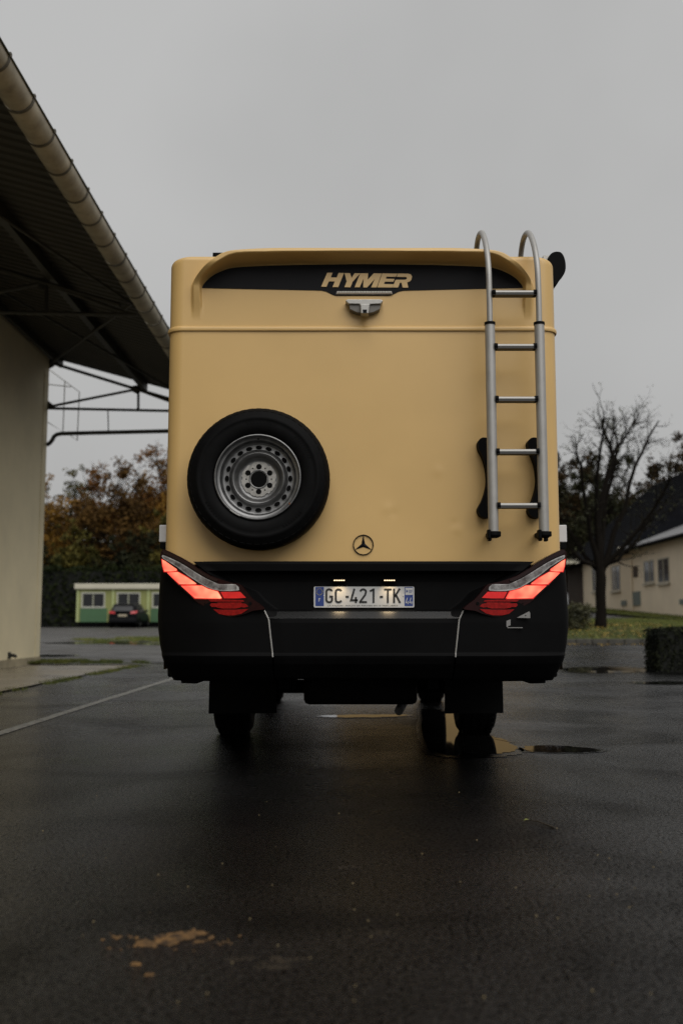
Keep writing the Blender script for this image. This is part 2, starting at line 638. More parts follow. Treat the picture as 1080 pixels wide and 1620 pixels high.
M_FALLEN = mat('fallen_leaves', (.16, .085, .012), .6, col2=(.32, .22, .03), vscale=7)
n = 1500
lx = rng.normal(7.3, 1.3, n)
ly = rng.uniform(25.1, 30.5, n)
k = (lx > 4.5) & (lx < 9.5)
lx, ly = lx[k], ly[k]
o = scatter_leaves('lawn_leaves', np.stack([lx, ly, Hn(lx, ly) + .16], -1), .07, M_FALLEN)
tag(o, 'yellow fallen leaves scattered over the lawn under the bare tree', 'leaves', kind='stuff')
n = 260
lx = rng.uniform(4.6, 9.4, n)
ly = 24.8 - np.abs(rng.normal(0, .25, n))
o = scatter_leaves('kerb_leaves', np.stack([lx, ly, Hn(lx, ly) + .012], -1), .06, M_FALLEN, 6)
tag(o, 'yellow leaves washed up against the kerb', 'leaves', kind='stuff')


def puddle(name, pts, z=None, mt=M_WATER, rough=.12, seed=2):
    """Irregular flat water patch through the ground points pts."""
    r = random.Random(seed)
    out = []
    m = len(pts)
    for i in range(m):
        p0, p1, p2, p3 = [np.array(pts[(i + j) % m][:2]) for j in (-1, 0, 1, 2)]
        for s in range(6):
            t = s / 6
            q = .5 * ((2 * p1) + (-p0 + p2) * t + (2 * p0 - 5 * p1 + 4 * p2 - p3) * t * t + (-p0 + 3 * p1 - 3 * p2 + p3) * t ** 3)
            q = q + np.array((r.uniform(-1, 1), r.uniform(-1, 1))) * rough * .12
            out.append(q)
    mb = MB()
    zc = [H(q[0], q[1]) + (z if z else .005) for q in out]
    zl = max(zc)
    c0 = np.mean(np.array(out), 0)
    m_ = len(out)
    mb.add([(q[0], q[1], h_) for q, h_ in zip(out, zc)] + [(c0[0], c0[1], H(c0[0], c0[1]) + (z if z else .005))], [(i, (i + 1) % m_, m_) for i in range(m_)])
    o = kind(mk(name, mb, mt), 'structure')
    mb = MB()
    ctr = np.mean(np.array(out), 0)
    rim_ = []
    for q in out:
        d = q - ctr
        f = 1.09 + r.uniform(-.008, .012)
        e = ctr + d * f + d / (np.linalg.norm(d) + 1e-6) * .02
        rim_.append((e[0], e[1], H(e[0], e[1]) + (z if z else .005) - .0025))
    m_ = len(rim_)
    mb.add(rim_ + [(ctr[0], ctr[1], H(ctr[0], ctr[1]) + (z if z else .005) - .0025)], [(i, (i + 1) % m_, m_) for i in range(m_)])
    mk('damp_rim', mb, M_DAMP, o)
    return o


puddle('puddle', [gr(668, 1127), gr(700, 1126), gr(722, 1129), gr(735, 1150), gr(768, 1164), gr(795, 1171), gr(812, 1180), gr(815, 1188), gr(790, 1193), gr(740, 1195), gr(696, 1192), gr(674, 1178)], rough=.16, seed=3)
puddle('puddle', [gr(505, 1133.5), gr(550, 1131.5), gr(600, 1131), gr(640, 1131.5), gr(632, 1134), gr(575, 1135.5), gr(530, 1135.5)], rough=.15, seed=5)
puddle('puddle', [gr(838, 1181.5), gr(890, 1181), gr(945, 1187), gr(925, 1191), gr(865, 1191), gr(830, 1188)], rough=.2, seed=6)
puddle('puddle', [gr(890, 1058.5, .02), gr(960, 1057.5, .02), gr(1028, 1059, .02), gr(1010, 1062, .02), gr(950, 1063, .02), gr(905, 1062, .02)], rough=.5, seed=7)
puddle('puddle', [gr(1005, 1080), gr(1060, 1078), gr(1100, 1080), gr(1080, 1083), gr(1030, 1083)], rough=.4, seed=8)
for i, (px, py, w, d) in enumerate([(150, 1023, 1.6, .9), (238, 1024, 1.2, .8), (80, 1036, .6, .5)]):
    g = gr(px, py, .09)
    y = g.y
    x = g.x
    puddle('puddle', [(x - w, y - d * .2), (x - w * .5, y + d), (x + w * .5, y + d * .8), (x + w, y + .1), (x + w * .4, y - d), (x - w * .6, y - d * .7)], z=.012, rough=.5, seed=20 + i)

# dried mud patches and litter on the near asphalt
M_MUD = mat('dried_mud', (.012, .006, .002), .85, col2=(.19, .10, .03), vscale=38, bump=.4, bscale=200, bdist=.004)


def g2d(px, py):
    g = gr(px, py)
    return (g.x, g.y)


def crumbs(name, centres, n, size, label, mt, seed=9):
    r = np.random.default_rng(seed)
    mb = MB()
    for (c, sx, sy, fr) in centres:
        m = int(n * fr)
        for _ in range(m):
            q = r.normal(0, 1, 2)
            while np.hypot(*q) > 1.6:
                q = r.normal(0, 1, 2)
            # rough clustering: drop crumbs where a slow wave is low
            x, y = c[0] + q[0] * sx * .62, c[1] + q[1] * sy * .62
            if math.sin(x * 95 + 1) * math.sin(y * 60) + math.sin(x * 37 - y * 41) < -.35:
                continue
            hx_, hy_ = g2d(240, 1487)
            if math.hypot(x - hx_, (y - hy_) * .8) < .013:
                continue
            s = size * r.uniform(.35, 1.2)
            z = .0005
            a = r.uniform(0, 2 * PI)
            vs = [(x + s * math.cos(a + t), y + s * 1.2 * math.sin(a + t), z) for t in (0, 1.5, 3.1, 4.6)]
            vs.append((x + r.normal(0, s * .2), y, z + s * r.uniform(.35, .8)))
            mb.add(vs, [(0, 1, 4), (1, 2, 4), (2, 3, 4), (3, 0, 4)])
    o = mk(name, mb, mt, origin=(0, 0, 0))
    return tag(o, label, 'mud', kind='stuff')


crumbs('mud_crumbs', [(g2d(262, 1488), .085, .055, .45), (g2d(300, 1483), .06, .05, .38), (g2d(235, 1492), .03, .03, .08), (g2d(195, 1484), .022, .012, .05), (g2d(215, 1526), .012, .008, .02), (g2d(234, 1542), .013, .008, .02), (g2d(195, 1547), .008, .006, .01), (g2d(268, 1487), .20, .10, .045)], 1300, .0065, 'brown crumbled mud patch on the near asphalt', M_MUD)
M_FAINT = mat('faint_mud', (.016, .011, .005), .85, col2=(.04, .026, .011), vscale=60)
crumbs('mud_film', [(g2d(420, 1518), .1, .03, .6), (g2d(440, 1530), .06, .02, .25), (g2d(545, 1372), .05, .03, .1), (g2d(600, 1476), .05, .03, .1)], 700, .0026, 'faint streak of brown mud beside the crumbled patch', M_FAINT, 12)
M_SPECK = mat('grit', (.10, .07, .03), .7, col2=(.22, .17, .08), vscale=30)
sp = []
rr = np.random.default_rng(4)
for _ in range(60):
    px, py = rr.uniform(60, 1060), rr.uniform(1200, 1600)
    g = gr(px, py)
    sp.append((g, .0, .0, 1 / 60))
mb = MB()
for (g, *_r) in sp:
    s = rr.uniform(.0015, .004)
    mb.add([(g.x - s, g.y, 0), (g.x, g.y - s, 0), (g.x + s, g.y, 0), (g.x, g.y + s, 0), (g.x, g.y, s * .8)], [(0, 1, 4), (1, 2, 4), (2, 3, 4), (3, 0, 4)])
o = mk('grit_specks', mb, M_SPECK, origin=(0, 0, 0))
tag(o, 'scattered grit and leaf specks on the wet asphalt', 'grit', kind='stuff')
tw = MB()
a, b, c = gr(832, 1299), gr(850, 1303), gr(876, 1311)
tw.tube([a + Vector((0, 0, .004)), b + Vector((0, 0, .009)), c + Vector((0, 0, .004))], [.002, .003, .004], 6)
M_TWIG = mat('twig_bark', (.03, .022, .012), .8)
o = mk('twig', tw, M_TWIG, smooth=60)
tag(o, 'small dark twig lying on the wet asphalt behind the motorhome', 'twig')
lf = MB()
lf.add([a + Vector((-.012, 0, .003)), a + Vector((0, -.006, .006)), a + Vector((.014, .002, .004)), a + Vector((0, .008, .01))], [(0, 1, 2, 3)])
mk('leaf', lf, M_GRASS, o)

# ------------------------------------------------------------------ warehouse hall with canopy, left
M_RENDER = mat('cream_render', (.80, .70, .47), .8, var=.07, vscale=.9, bump=.12, bscale=35, bdist=.004)
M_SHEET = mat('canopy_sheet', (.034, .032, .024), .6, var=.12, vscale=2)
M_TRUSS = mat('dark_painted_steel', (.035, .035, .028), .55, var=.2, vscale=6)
M_GUTTER = mat('weathered_gutter_zinc', (.25, .225, .17), .55, col2=(.47, .43, .33), vscale=3.5, bump=.1, bscale=20, detail=8)
M_MOSS = mat('mossy_rim', (.03, .034, .012), .8, var=.4, vscale=8)
M_PIPE = mat('dark_pipe', (.03, .032, .028), .5)

WXL = at(64, 1050, 20.4).x
hall = thing('warehouse_hall', (-9, 10, 0), 'cream rendered hall with a deep steel canopy and zinc gutter', 'warehouse')
zroof = 6.12                        # replaced by the roof line below
wl = MB()
_a, _b = at(80, 566, 20.7), at(268, 617, 20.7)
zroof = _b.z + (_b.x - WXL) * (_a.z - _b.z) / (_b.x - _a.x)
wl.box(-17, WXL, -8, 20.36, -.02, zroof + .03)
mk('wall', wl, M_RENDER, hall, bevel=.02)
q = MB()
q.box(WXL, WXL + .012, 20.02, 20.065, .05, 6.0)
mk('corner_bead', q, M_RENDER, hall)
q = MB()
q.box(WXL + .001, WXL + .02, -8, 20.36, .0, .16)
mk('plinth', q, mat('stained_plinth', (.34, .29, .19), .8, var=.25, vscale=4), hall)
# corrugated roof sheet
GXC, GZC = -2.815, 5.36
sl = math.tan(math.radians(14.5))


ra_, rb_ = at(80, 566, 20.7), at(268, 617, 20.7)
sl = (ra_.z - rb_.z) / (rb_.x - ra_.x)


def roofz(x):
    return rb_.z + (rb_.x - x) * sl


rp = []
y = -3.0
while y < 20.75:
    for (d, h) in ((0, 0), (.07, 0), (.09, .026), (.18, .026)):
        rp.append((y + d, h))
    y += .2
P = np.array([[(x, yy, roofz(x) + h) for (yy, h) in rp] for x in (-2.80, -6.3, -14.0)])
P2 = P.copy()
P2[:, :, 2] += .03
mb = MB().grid(P).grid(P2[:, ::-1])
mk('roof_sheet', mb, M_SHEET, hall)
# eaves fascia purlin, ridge side purlins
for nm, x, hh, ww in (('purlin', -4.16, .16, .10), ('purlin', -5.95, .14, .08), ('fascia', -2.93, .16, .04)):
    mb = MB()
    z = roofz(x) - .012
    mb.box(x - ww / 2, x + ww / 2, -3, 20.7, z - hh, z)
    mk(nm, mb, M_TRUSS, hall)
# trusses
first = None
for Y in (20.34, 13.85, 7.35, .9):
    def T(px, py):
        p = at(px, py, 20.4)
        return Vector((p.x, Y, p.z))
    mb = MB()
    mb.tube([T(79, 574), T(208, 614), T(300, 641)], .035, 6)
    q = T(83, 647)
    e = T(267, 651)
    mb.tube([q, e, e + (e - q) * .28], .03, 6)
    mb.tube([T(81, 644), T(212, 618)], .028, 6)
    mb.tube([T(220, 616), T(220, 650)], .028, 6)
    mb.tube([T(222, 619), T(312, 652)], .025, 6)
    for pl in ([(76, 566), (79, 585), (87, 581), (91, 575), (82, 570)], [(72, 637), (72, 649), (89, 649), (88, 643), (78, 635)], [(208, 612), (209, 620), (221, 626), (224, 618), (221, 610)], [(214, 651), (221, 643), (222, 651)]):
        pts = [T(*p) for p in pl]
        mb.prism([p + Vector((0, -.006, 0)) for p in pts], (0, .012, 0))
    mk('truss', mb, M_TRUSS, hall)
# wind bracing between trusses, hangers and pipe
mb = MB()
for (ya, yb) in ((20.3, 13.85), (13.85, 7.35)):
    for (xa, xb) in ((-6.05, -3.0),):
        mb.tube([(xa, ya, roofz(xa) - .18), (xb, yb, roofz(xb) - .2)], .022, 6)
        mb.tube([(xb, ya, roofz(xb) - .2), (xa, yb, roofz(xa) - .18)], .022, 6)
mk('wind_brace', mb, M_TRUSS, hall)
mb = MB()
Yp = 20.2
pp = [at(x, y, Yp) for (x, y) in ((74, 704), (79, 701), (83, 696.5), (85.5, 691), (90, 687.5), (97, 686), (180, 684), (265, 682), (345, 680))]
mb.tube(pp, .042, 10)
mk('drain_pipe', mb, M_PIPE, hall, smooth=60)
mb = MB()
mb.tube([at(171, 650, Yp), at(172, 683, Yp)], .012, 6)
mk('pipe_hanger', mb, M_TRUSS, hall)
mb = MB()
M_CAGE = mat('grey_cage_steel', (.22, .22, .2), .5)
Yc = 21.2
for pl in ([(76, 583), (103, 603), (126, 620), (122.5, 697), (112, 689)], [(103, 603), (100, 683), (76, 668)], [(76, 608), (113, 612)]):
    mb.tube([at(x, y, Yc) for (x, y) in pl], .011, 6)
mk('roof_guard_rail', mb, M_CAGE, hall)
mb = MB()
p = gr(17, 1056)
sp_ = at(14, 1037, 18.45)
mb.tube([(WXL - .02, sp_.y, sp_.z), (WXL + .1, sp_.y, sp_.z), (WXL + .14, sp_.y - .02, sp_.z - .02)], [.035, .03, .03], 8)
mb.box(WXL, WXL + .03, sp_.y - .05, sp_.y + .05, sp_.z - .06, sp_.z + .06)
mk('wall_tap', mb, M_PIPE, hall, smooth=40)
# half-round gutter in short lengths with straps
R = .135
L = .62
prof = [(R * math.cos(math.radians(a)), R * math.sin(math.radians(a))) for a in range(180, 361, 12)]
prof_in = [((R - .006) * math.cos(math.radians(a)), (R - .006) * math.sin(math.radians(a))) for a in range(360, 179, -12)]
ring = prof + prof_in
y0 = 2.02


def gut(ring, ya, yb, g=0):
    mb = MB()
    n = len(ring)
    vs = [(GXC + x, ya, GZC + z) for (x, z) in ring] + [(GXC + x * (1 - g), yb, GZC + z * (1 - g)) for (x, z) in ring]
    fs = [(i, (i + 1) % n, n + (i + 1) % n, n + i) for i in range(n)]
    fs += [tuple(range(n - 1, -1, -1)), tuple(range(n, 2 * n))]
    return mb.add(vs, fs)


seg = mk('gutter_section', gut(ring, y0, y0 + L - .012, .035), M_GUTTER, hall, smooth=50)
rb = R + .006
ringb = [(rb * math.cos(math.radians(a)), rb * math.sin(math.radians(a))) for a in range(180, 361, 12)] + [((rb - .008) * math.cos(math.radians(a)), (rb - .008) * math.sin(math.radians(a))) for a in range(360, 179, -12)]
mb = gut(ringb, y0 - .02, y0 + .012)
mb.box(GXC + R - .01, GXC + R + .016, y0 - .02, y0 + .012, GZC - .01, GZC + .03)
M_STRAP = mat('gutter_strap', (.09, .08, .058), .6, var=.2, vscale=10)
strap = mk('gutter_strap', mb, M_STRAP, hall, smooth=50)
for i in range(1, 30):
    dup(seg, (0, L * i, random.uniform(-.003, .003)), hall)
    dup(strap, (0, L * i + random.uniform(-.02, .02), 0), hall)
mb = MB()
mb.tube([(GXC + R + .002, 2.0, GZC + .006), (GXC + R + .002, 20.65, GZC + .006)], .011, 6)
mk('gutter_rim', mb, M_MOSS, hall)

# ------------------------------------------------------------------ plants
def leaf_cloud(C, Rad, n, size, r, squash=1.0, aspect=.7):
    """n quads spread round clump centres C with radii Rad."""
    pw = Rad ** 2.3
    k = r.choice(len(C), n, p=pw / pw.sum())
    d = r.normal(0, 1, (n, 3))
    d /= np.linalg.norm(d, axis=1)[:, None]
    rad = Rad[k] * r.uniform(.0, 1.0, n) ** .6
    p = C[k] + d * rad[:, None] * np.array((1, 1, squash))
    a = r.normal(0, 1, (n, 3))
    a /= np.linalg.norm(a, axis=1)[:, None]
    b = np.cross(a, r.normal(0, 1, (n, 3)))
    b /= np.linalg.norm(b, axis=1)[:, None]
    s = size * r.uniform(.5, 1.25, n)[:, None]
    v = np.stack([p - a * s, p - b * s * aspect, p + a * s, p + b * s * aspect], 1).reshape(-1, 3)
    return v


def quads(v):
    mb = MB()
    mb.v = v.tolist()
    mb.f = np.arange(len(v)).reshape(-1, 4).tolist()
    return mb


M_BARK = mat('bark', (.007, .0055, .004), .95, spec=.1, var=.35, vscale=14, bump=.5, bscale=30, bdist=.01)
M_TWIGS = mat('twig_wood', (.010, .008, .005), .95, spec=.1, var=.3, vscale=9)
CROWNS = [
    mat('crown_rust', (0.056, 0.0224, 0.0056), .7, col2=(0.176, 0.076, 0.0144), vscale=.5, spec=.12),
    mat('crown_ochre', (0.08, 0.04, 0.0072), .7, col2=(0.24, 0.128, 0.02), vscale=.5, spec=.12),
    mat('crown_olive', (0.0224, 0.0256, 0.0064), .7, col2=(0.104, 0.084, 0.016), vscale=.5, spec=.12),
    mat('crown_brown', (0.032, 0.0176, 0.0056), .75, col2=(0.112, 0.06, 0.0144), vscale=.5, spec=.12),
    mat('crown_dark', (.008, .011, .005), .75, col2=(.030, .028, .010), vscale=.5, spec=.12),
    mat('crown_dusk', (.016, .011, .005), .75, col2=(.06, .036, .013), vscale=.5, spec=.12),
]


def branchlet(mb, p, d, length, r0, r, depth, tips, n=4, bend=.25, up=.12):
    segs = 3
    pts = [Vector(p)]
    dd = Vector(d).normalized()
    for i in range(segs):
        dd = (dd + Vector(r.normal(0, bend, 3)) + Vector((0, 0, up))).normalized()
        pts.append(pts[-1] + dd * length / segs)
    mb.tube(pts, [r0 * (1 - .25 * i) for i in range(segs + 1)], n, caps=False)
    tips.append(pts[-1])
    if depth > 0:
        for j in range(r.integers(2, 4)):
            t = r.uniform(.3, 1)
            i = min(segs - 1, int(t * segs))
            q = pts[i].lerp(pts[i + 1], t * segs - i)
            nd = (dd + Vector(r.normal(0, .65, 3))).normalized()
            branchlet(mb, q, nd, length * r.uniform(.45, .7), r0 * .55, r, depth - 1, tips, 3, bend, up)


def broadleaf(name, x, y, h, wd, ci, label, cat, group, seed, leaves=9000, leaf=.15, low=.12, bare=.25):
    r = np.random.default_rng(seed)
    z = H(x, y)
    t = thing(name, (x, y, z), label, cat, group)
    tr = MB()
    top = Vector((x + r.normal(0, .4), y + r.normal(0, .4), z + h * .7))
    tr.tube([(x, y, z - .1), (x + r.normal(0, .1), y, z + h * .25), Vector((x, y, z)).lerp(top, .65), top], [h * .022, h * .018, h * .012, h * .005], 8)
    mk('trunk', tr, M_BARK, t, smooth=60)
    br = MB()
    tips = []
    nb = 11
    for i in range(nb):
        f = r.uniform(.22, .68)
        p = Vector((x, y, z)).lerp(top, f / .7)
        an = 2 * PI * i / nb + r.normal(0, .3)
        branchlet(br, p, (math.cos(an), math.sin(an), r.uniform(.35, 1.2)), h * r.uniform(.28, .42), h * .008, r, 2, tips)
    for i in range(5):
        branchlet(br, top, (r.normal(0, .5), r.normal(0, .5), 1), h * .27, h * .005, r, 2, tips, up=.2)
    mk('branches', br, M_TWIGS, t)
    nc = 90
    u = r.normal(0, 1, (nc, 3))
    u /= np.linalg.norm(u, axis=1)[:, None]
    rad = r.uniform(.35, 1.0, nc) ** .6
    C = np.stack([x + u[:, 0] * rad * wd, y + u[:, 1] * rad * wd, z + h * (low + .40) + u[:, 2] * rad * h * .36], -1)
    tp = np.array([tuple(q) for q in tips])
    sel = tp[r.integers(0, len(tp), 60)]
    C = np.concatenate([C, sel])
    Rad = np.concatenate([r.uniform(.6, 1.5, nc) * h * .085, r.uniform(.5, 1.1, 60) * h * .06])
    v = leaf_cloud(C, Rad, leaves, leaf, r, .8)
    o = mk('crown', quads(v), CROWNS[ci], t)
    return t


# autumn wood on the bank, left
AUT = [(-26.5, 84, 11.5, 4.2, 1), (-22.3, 90, 11.6, 4.4, 0), (-19.0, 84, 12.0, 4.2, 3), (-16.4, 91, 13.6, 4.6, 0), (-12.0, 86, 12.6, 4.4, 1),
       (-31.0, 92, 12.5, 4.6, 3), (-28.0, 100, 12.0, 4.8, 2), (-20.5, 102, 12.6, 5, 1), (-14.0, 104, 13.4, 5, 3), (-7.0, 96, 12.5, 4.6, 0),
       (-36.0, 86, 11, 4.4, 0), (-24.5, 76, 7.5, 3.2, 4), (-20.2, 77, 7.2, 3.2, 2), (-16.2, 76.5, 7.0, 3.0, 4), (-12.4, 77, 7.6, 3.0, 2), (-8.0, 80, 9, 3.4, 4)]
AUTL = ['ochre autumn tree nearest the hall wall, left end of the front row', 'rust autumn tree whose crown shows just right of the hall wall', 'dull brown autumn tree above the left end of the green cabin', 'tall rust autumn tree standing highest beside the motorhome', 'ochre autumn tree mostly hidden by the motorhome side',
        'dull brown autumn tree deep behind the hall wall', 'olive autumn tree in the back row behind the hall wall', 'ochre autumn tree in the back row above the parked car', 'dull brown autumn tree in the back row behind the tallest rust tree', 'rust autumn tree hidden behind the middle of the motorhome',
        'rust autumn tree far left behind the hall', 'low dark green tree at the left end of the boundary hedge', 'low olive tree above the hedge left of the cabin roof', 'low dark green tree above the hedge over the cabin middle', 'low olive tree above the hedge beside the motorhome', 'low dark green tree behind the motorhome']
for i, (x, y, h, w, c) in enumerate(AUT):
    broadleaf('autumn_tree', x, y, h, w, c, AUTL[i], 'tree', 'autumn trees on the bank at the left', 100 + i, leaves=11000 if y > 81 else 9000, low=.14 if y > 81 else .05)

# dark trees behind the cream building, right
DRK = [(20.0, 74, 10.6, 4.2, 4), (16.4, 76, 10.2, 4.0, 5), (25.2, 78, 11.6, 4.2, 5), (29.0, 74, 9.6, 4.2, 4), (12.0, 80, 10.4, 3.8, 4), (33.5, 82, 11.5, 4.4, 5), (22.0, 88, 11.2, 4.6, 4)]
DRKL = ['dark evergreen tree behind the bare tree, above the slate roof', 'thin brown tree just right of the motorhome behind the slate roof', 'brown tree above the slate roof right of the bare tree', 'dark evergreen tree at the right edge above the grey roof', 'dark evergreen tree mostly hidden by the motorhome right side', 'brown tree beyond the right edge behind the grey roof', 'tall dark evergreen in the back row behind the slate roof']
for i, (x, y, h, w, c) in enumerate(DRK):
    broadleaf('background_tree', x, y, h, w, c, DRKL[i], 'tree', 'trees behind the cream building', 200 + i, leaves=17000, low=.06)


def hedge_box(name, x0, x1, y0, y1, h, n, leaf, mt, core, label, seed, zb=None, parent=None):
    r = np.random.default_rng(seed)
    z = H((x0 + x1) / 2, (y0 + y1) / 2) if zb is None else zb
    t = thing(name, ((x0 + x1) / 2, (y0 + y1) / 2, z), label, 'hedge')
    m = leaf * 1.2
    mb = MB()
    nx, ny = max(2, int((x1 - x0) / .3)), max(2, int((y1 - y0) / .3))
    mb.box(x0 + m, x1 - m, y0 + m, y1 - m, z - .05, z + h - m)
    mk('stems', mb, core, t)
    # leaves over the five free faces, thicker towards the top
    A = np.array([(x1 - x0) * (y1 - y0), (x1 - x0) * h, (x1 - x0) * h, (y1 - y0) * h, (y1 - y0) * h])
    fc = r.choice(5, n, p=A / A.sum())
    X = r.uniform(x0, x1, n)
    Y = r.uniform(y0, y1, n)
    Z = z + r.uniform(.02, h, n)
    Z[fc == 0] = z + h
    Y[fc == 1] = y0
    Y[fc == 2] = y1
    X[fc == 3] = x0
    X[fc == 4] = x1
    p = np.stack([X, Y, Z], -1) + r.normal(0, leaf * .7, (n, 3))
    p[:, 2] += np.sin(p[:, 0] * 3.3) * leaf * .6
    a = r.normal(0, 1, (n, 3))
    a /= np.linalg.norm(a, axis=1)[:, None]
    b = np.cross(a, r.normal(0, 1, (n, 3)))
    b /= np.linalg.norm(b, axis=1)[:, None]
    s = leaf * r.uniform(.5, 1.2, n)[:, None]
    v = np.stack([p - a * s, p - b * s * .6, p + a * s, p + b * s * .6], 1).reshape(-1, 3)
    mk('leaves', quads(v), mt, t)
    return t


M_HCORE = mat('hedge_core', (.004, .005, .003), .9)
M_HLEAF = mat('hedge_leaf', (.004, .006, .003), .8, col2=(.016, .019, .008), vscale=2.5, spec=.15)
M_IVY = mat('ivy_leaf', (.004, .007, .002), .8, col2=(.020, .026, .006), vscale=1.0, spec=.1)
hl = at(1030, 1060, 17.0)
hedge_box('clipped_hedge', hl.x + .14, hl.x + 3.4, 17.05, 17.8, .70, 15000, .026, M_HLEAF, M_HCORE, 'low dark clipped hedge beside the road', 31)
hedge_box('boundary_hedge', -38, -2, 70.6, 72.2, 4.1, 14000, .17, M_IVY, M_HCORE, 'tall ivy green hedge running behind the cabin', 32)

# round shrub on the lawn edge, half hidden by the motorhome
p = gr(905, 1003, .5)
sx, sy = 6.45, 27.4
t = thing('round_shrub', (sx, sy, H(sx, sy)), 'small rounded dark shrub on the lawn next to the motorhome corner', 'shrub')
r_ = np.random.default_rng(41)
zb = H(sx, sy) + .1
C = np.stack([sx + r_.normal(0, .16, 22), sy + r_.normal(0, .16, 22), zb + r_.uniform(.12, .62, 22)], -1)
mk('leaves', quads(leaf_cloud(C, np.full(22, .2), 3000, .035, r_)), mat('shrub_leaf', (.02, .022, .007), .7, col2=(.06, .055, .016), vscale=4), t)
mb = MB()
for k in range(7):
    mb.tube([(sx, sy, zb - .1), (sx + r_.normal(0, .15), sy + r_.normal(0, .15), zb + .5)], [.012, .005], 5)
mk('stems', mb, M_TWIGS, t)

# the bare tree on the lawn
TX = at(949, 990, 28)
ty = 28.0
tx = TX.x
tz = H(tx, ty)
bt = thing('bare_tree', (tx, ty, tz), 'small nearly leafless tree with spreading branches on the lawn', 'tree')
r_ = np.random.default_rng(77)


def tp_(px, py, dy=0.0):
    q = at(px, py, 28.0)
    return Vector((q.x, ty + dy, q.z))


mb = MB()
mb.tube([(tx, ty, tz - .1), (tx, ty, tz + .12), tp_(950, 968), tp_(949, 940), tp_(950, 915), tp_(948, 897)], [.24, .18, .15, .145, .15, .13], 12)
mk('trunk', mb, M_BARK, bt, smooth=70)
LIMBS = [
    ([(948, 905), (946, 850), (951, 790), (968, 720), (964, 702), (955, 682), (952, 662)], 0, .075),
    ([(946, 903), (930, 850), (920, 800), (910, 745), (898, 705)], -.9, .06),
    ([(951, 905), (972, 840), (998, 765), (1026, 702), (1050, 660)], .5, .065),
    ([(952, 900), (985, 862), (1022, 812), (1040, 775), (1052, 742)], -1.1, .055),
    ([(946, 903), (922, 872), (900, 825), (884, 768)], .8, .055),
    ([(949, 900), (958, 820), (976, 752), (990, 705), (1008, 666)], 1.2, .06),
    ([(953, 893), (978, 886), (996, 868), (1025, 830), (1056, 800)], .4, .05),
    ([(944, 896), (918, 888), (898, 870), (876, 838)], -.5, .05),
    ([(947, 902), (938, 820), (934, 760), (938, 700), (934, 668)], -1.4, .055),
    ([(968, 720), (985, 700), (996, 680), (1010, 667)], .2, .03),
    ([(951, 790), (975, 735), (982, 690), (978, 662)], .6, .04),
]
tw = MB()
tips = []
for (pl, dep, r0) in LIMBS:
    n = len(pl)
    pts = [tp_(px, py, dep * (i / (n - 1)) ** 1.1) for i, (px, py) in enumerate(pl)]
    # densify with a little irregularity
    q = [pts[0]]
    for i in range(n - 1):
        q.append(pts[i].lerp(pts[i + 1], .5) + Vector(r_.normal(0, .035, 3)))
        q.append(pts[i + 1])
    mb = MB()
    mb.tube(q, [1.45 * r0 * (1 - .80 * i / (len(q) - 1)) for i in range(len(q))], 7)
    mk('limb', mb, M_BARK, bt, smooth=70)
    for k in range(20):
        f = r_.uniform(.22, 1)
        i = min(len(q) - 2, int(f * (len(q) - 1)))
        s = q[i].lerp(q[i + 1], f * (len(q) - 1) - i)
        d = (q[i + 1] - q[i]).normalized() + Vector(r_.normal(0, .62, 3))
        branchlet(tw, s, d, r_.uniform(.35, .95) * (1.1 - .35 * f), .0155, r_, 2, tips, 4, .2, .1)
kind(mk('twigs', tw, M_TWIGS, bt), 'stuff')
tp = np.array([tuple(q) for q in tips])
tp = tp[r_.integers(0, len(tp), 1500)]
M_BUD = mat('sparse_leaf', (.018, .022, .007), .7, col2=(.055, .058, .014), vscale=3)
kind(mk('sparse_leaves', quads(leaf_cloud(tp, np.full(len(tp), .10), 2600, .024, r_)), M_BUD, bt), 'stuff')

# ------------------------------------------------------------------ green cabin and car, left
M_LIME = mat('lime_panel', (.22, .235, .075), .6, var=.08, vscale=2)
M_LIMEF = mat('pale_lime_frame', (.38, .43, .20), .55, var=.05, vscale=2)
M_GREEN = mat('green_panel', (.048, .115, .05), .6, var=.08, vscale=2)
M_FASCIA = mat('cream_fascia', (.50, .47, .37), .6, var=.06, vscale=1)
M_GLASS = mat('dark_glass', (.010, .011, .012), .06, spec=.5)
M_FRAMEW = mat('white_frame', (.42, .42, .36), .5)
YB = 64.0
zB = H(-15, 64)
k = 1 / FPX * YB
cx0 = xx(121, 960, YB)
cab = thing('portable_cabin', (cx0 + 6, YB + 1.3, zB), 'long low green site cabin with dark windows behind the parked car', 'cabin')
x1 = cx0 + 55 * k * 5
mb = MB()
zt = zz(932, YB)
zb0 = zz(984, YB)
mb.box(cx0, x1, YB, YB + 2.6, zb0, zt + .1)
mk('wall', mb, M_LIME, cab)
mb = MB()
mb.box(cx0 + .15, x1 - .15, YB + .12, YB + 2.4, zB - .1, zb0 - .002)
mk('base_frame', mb, M_HOLE, cab)
mb = MB()
mb.box(cx0 - .12, x1 + .12, YB - .18, YB + 2.8, zt, zz(923.5, YB))
mk('roof', mb, M_FASCIA, cab, bevel=.03)
proto = {}
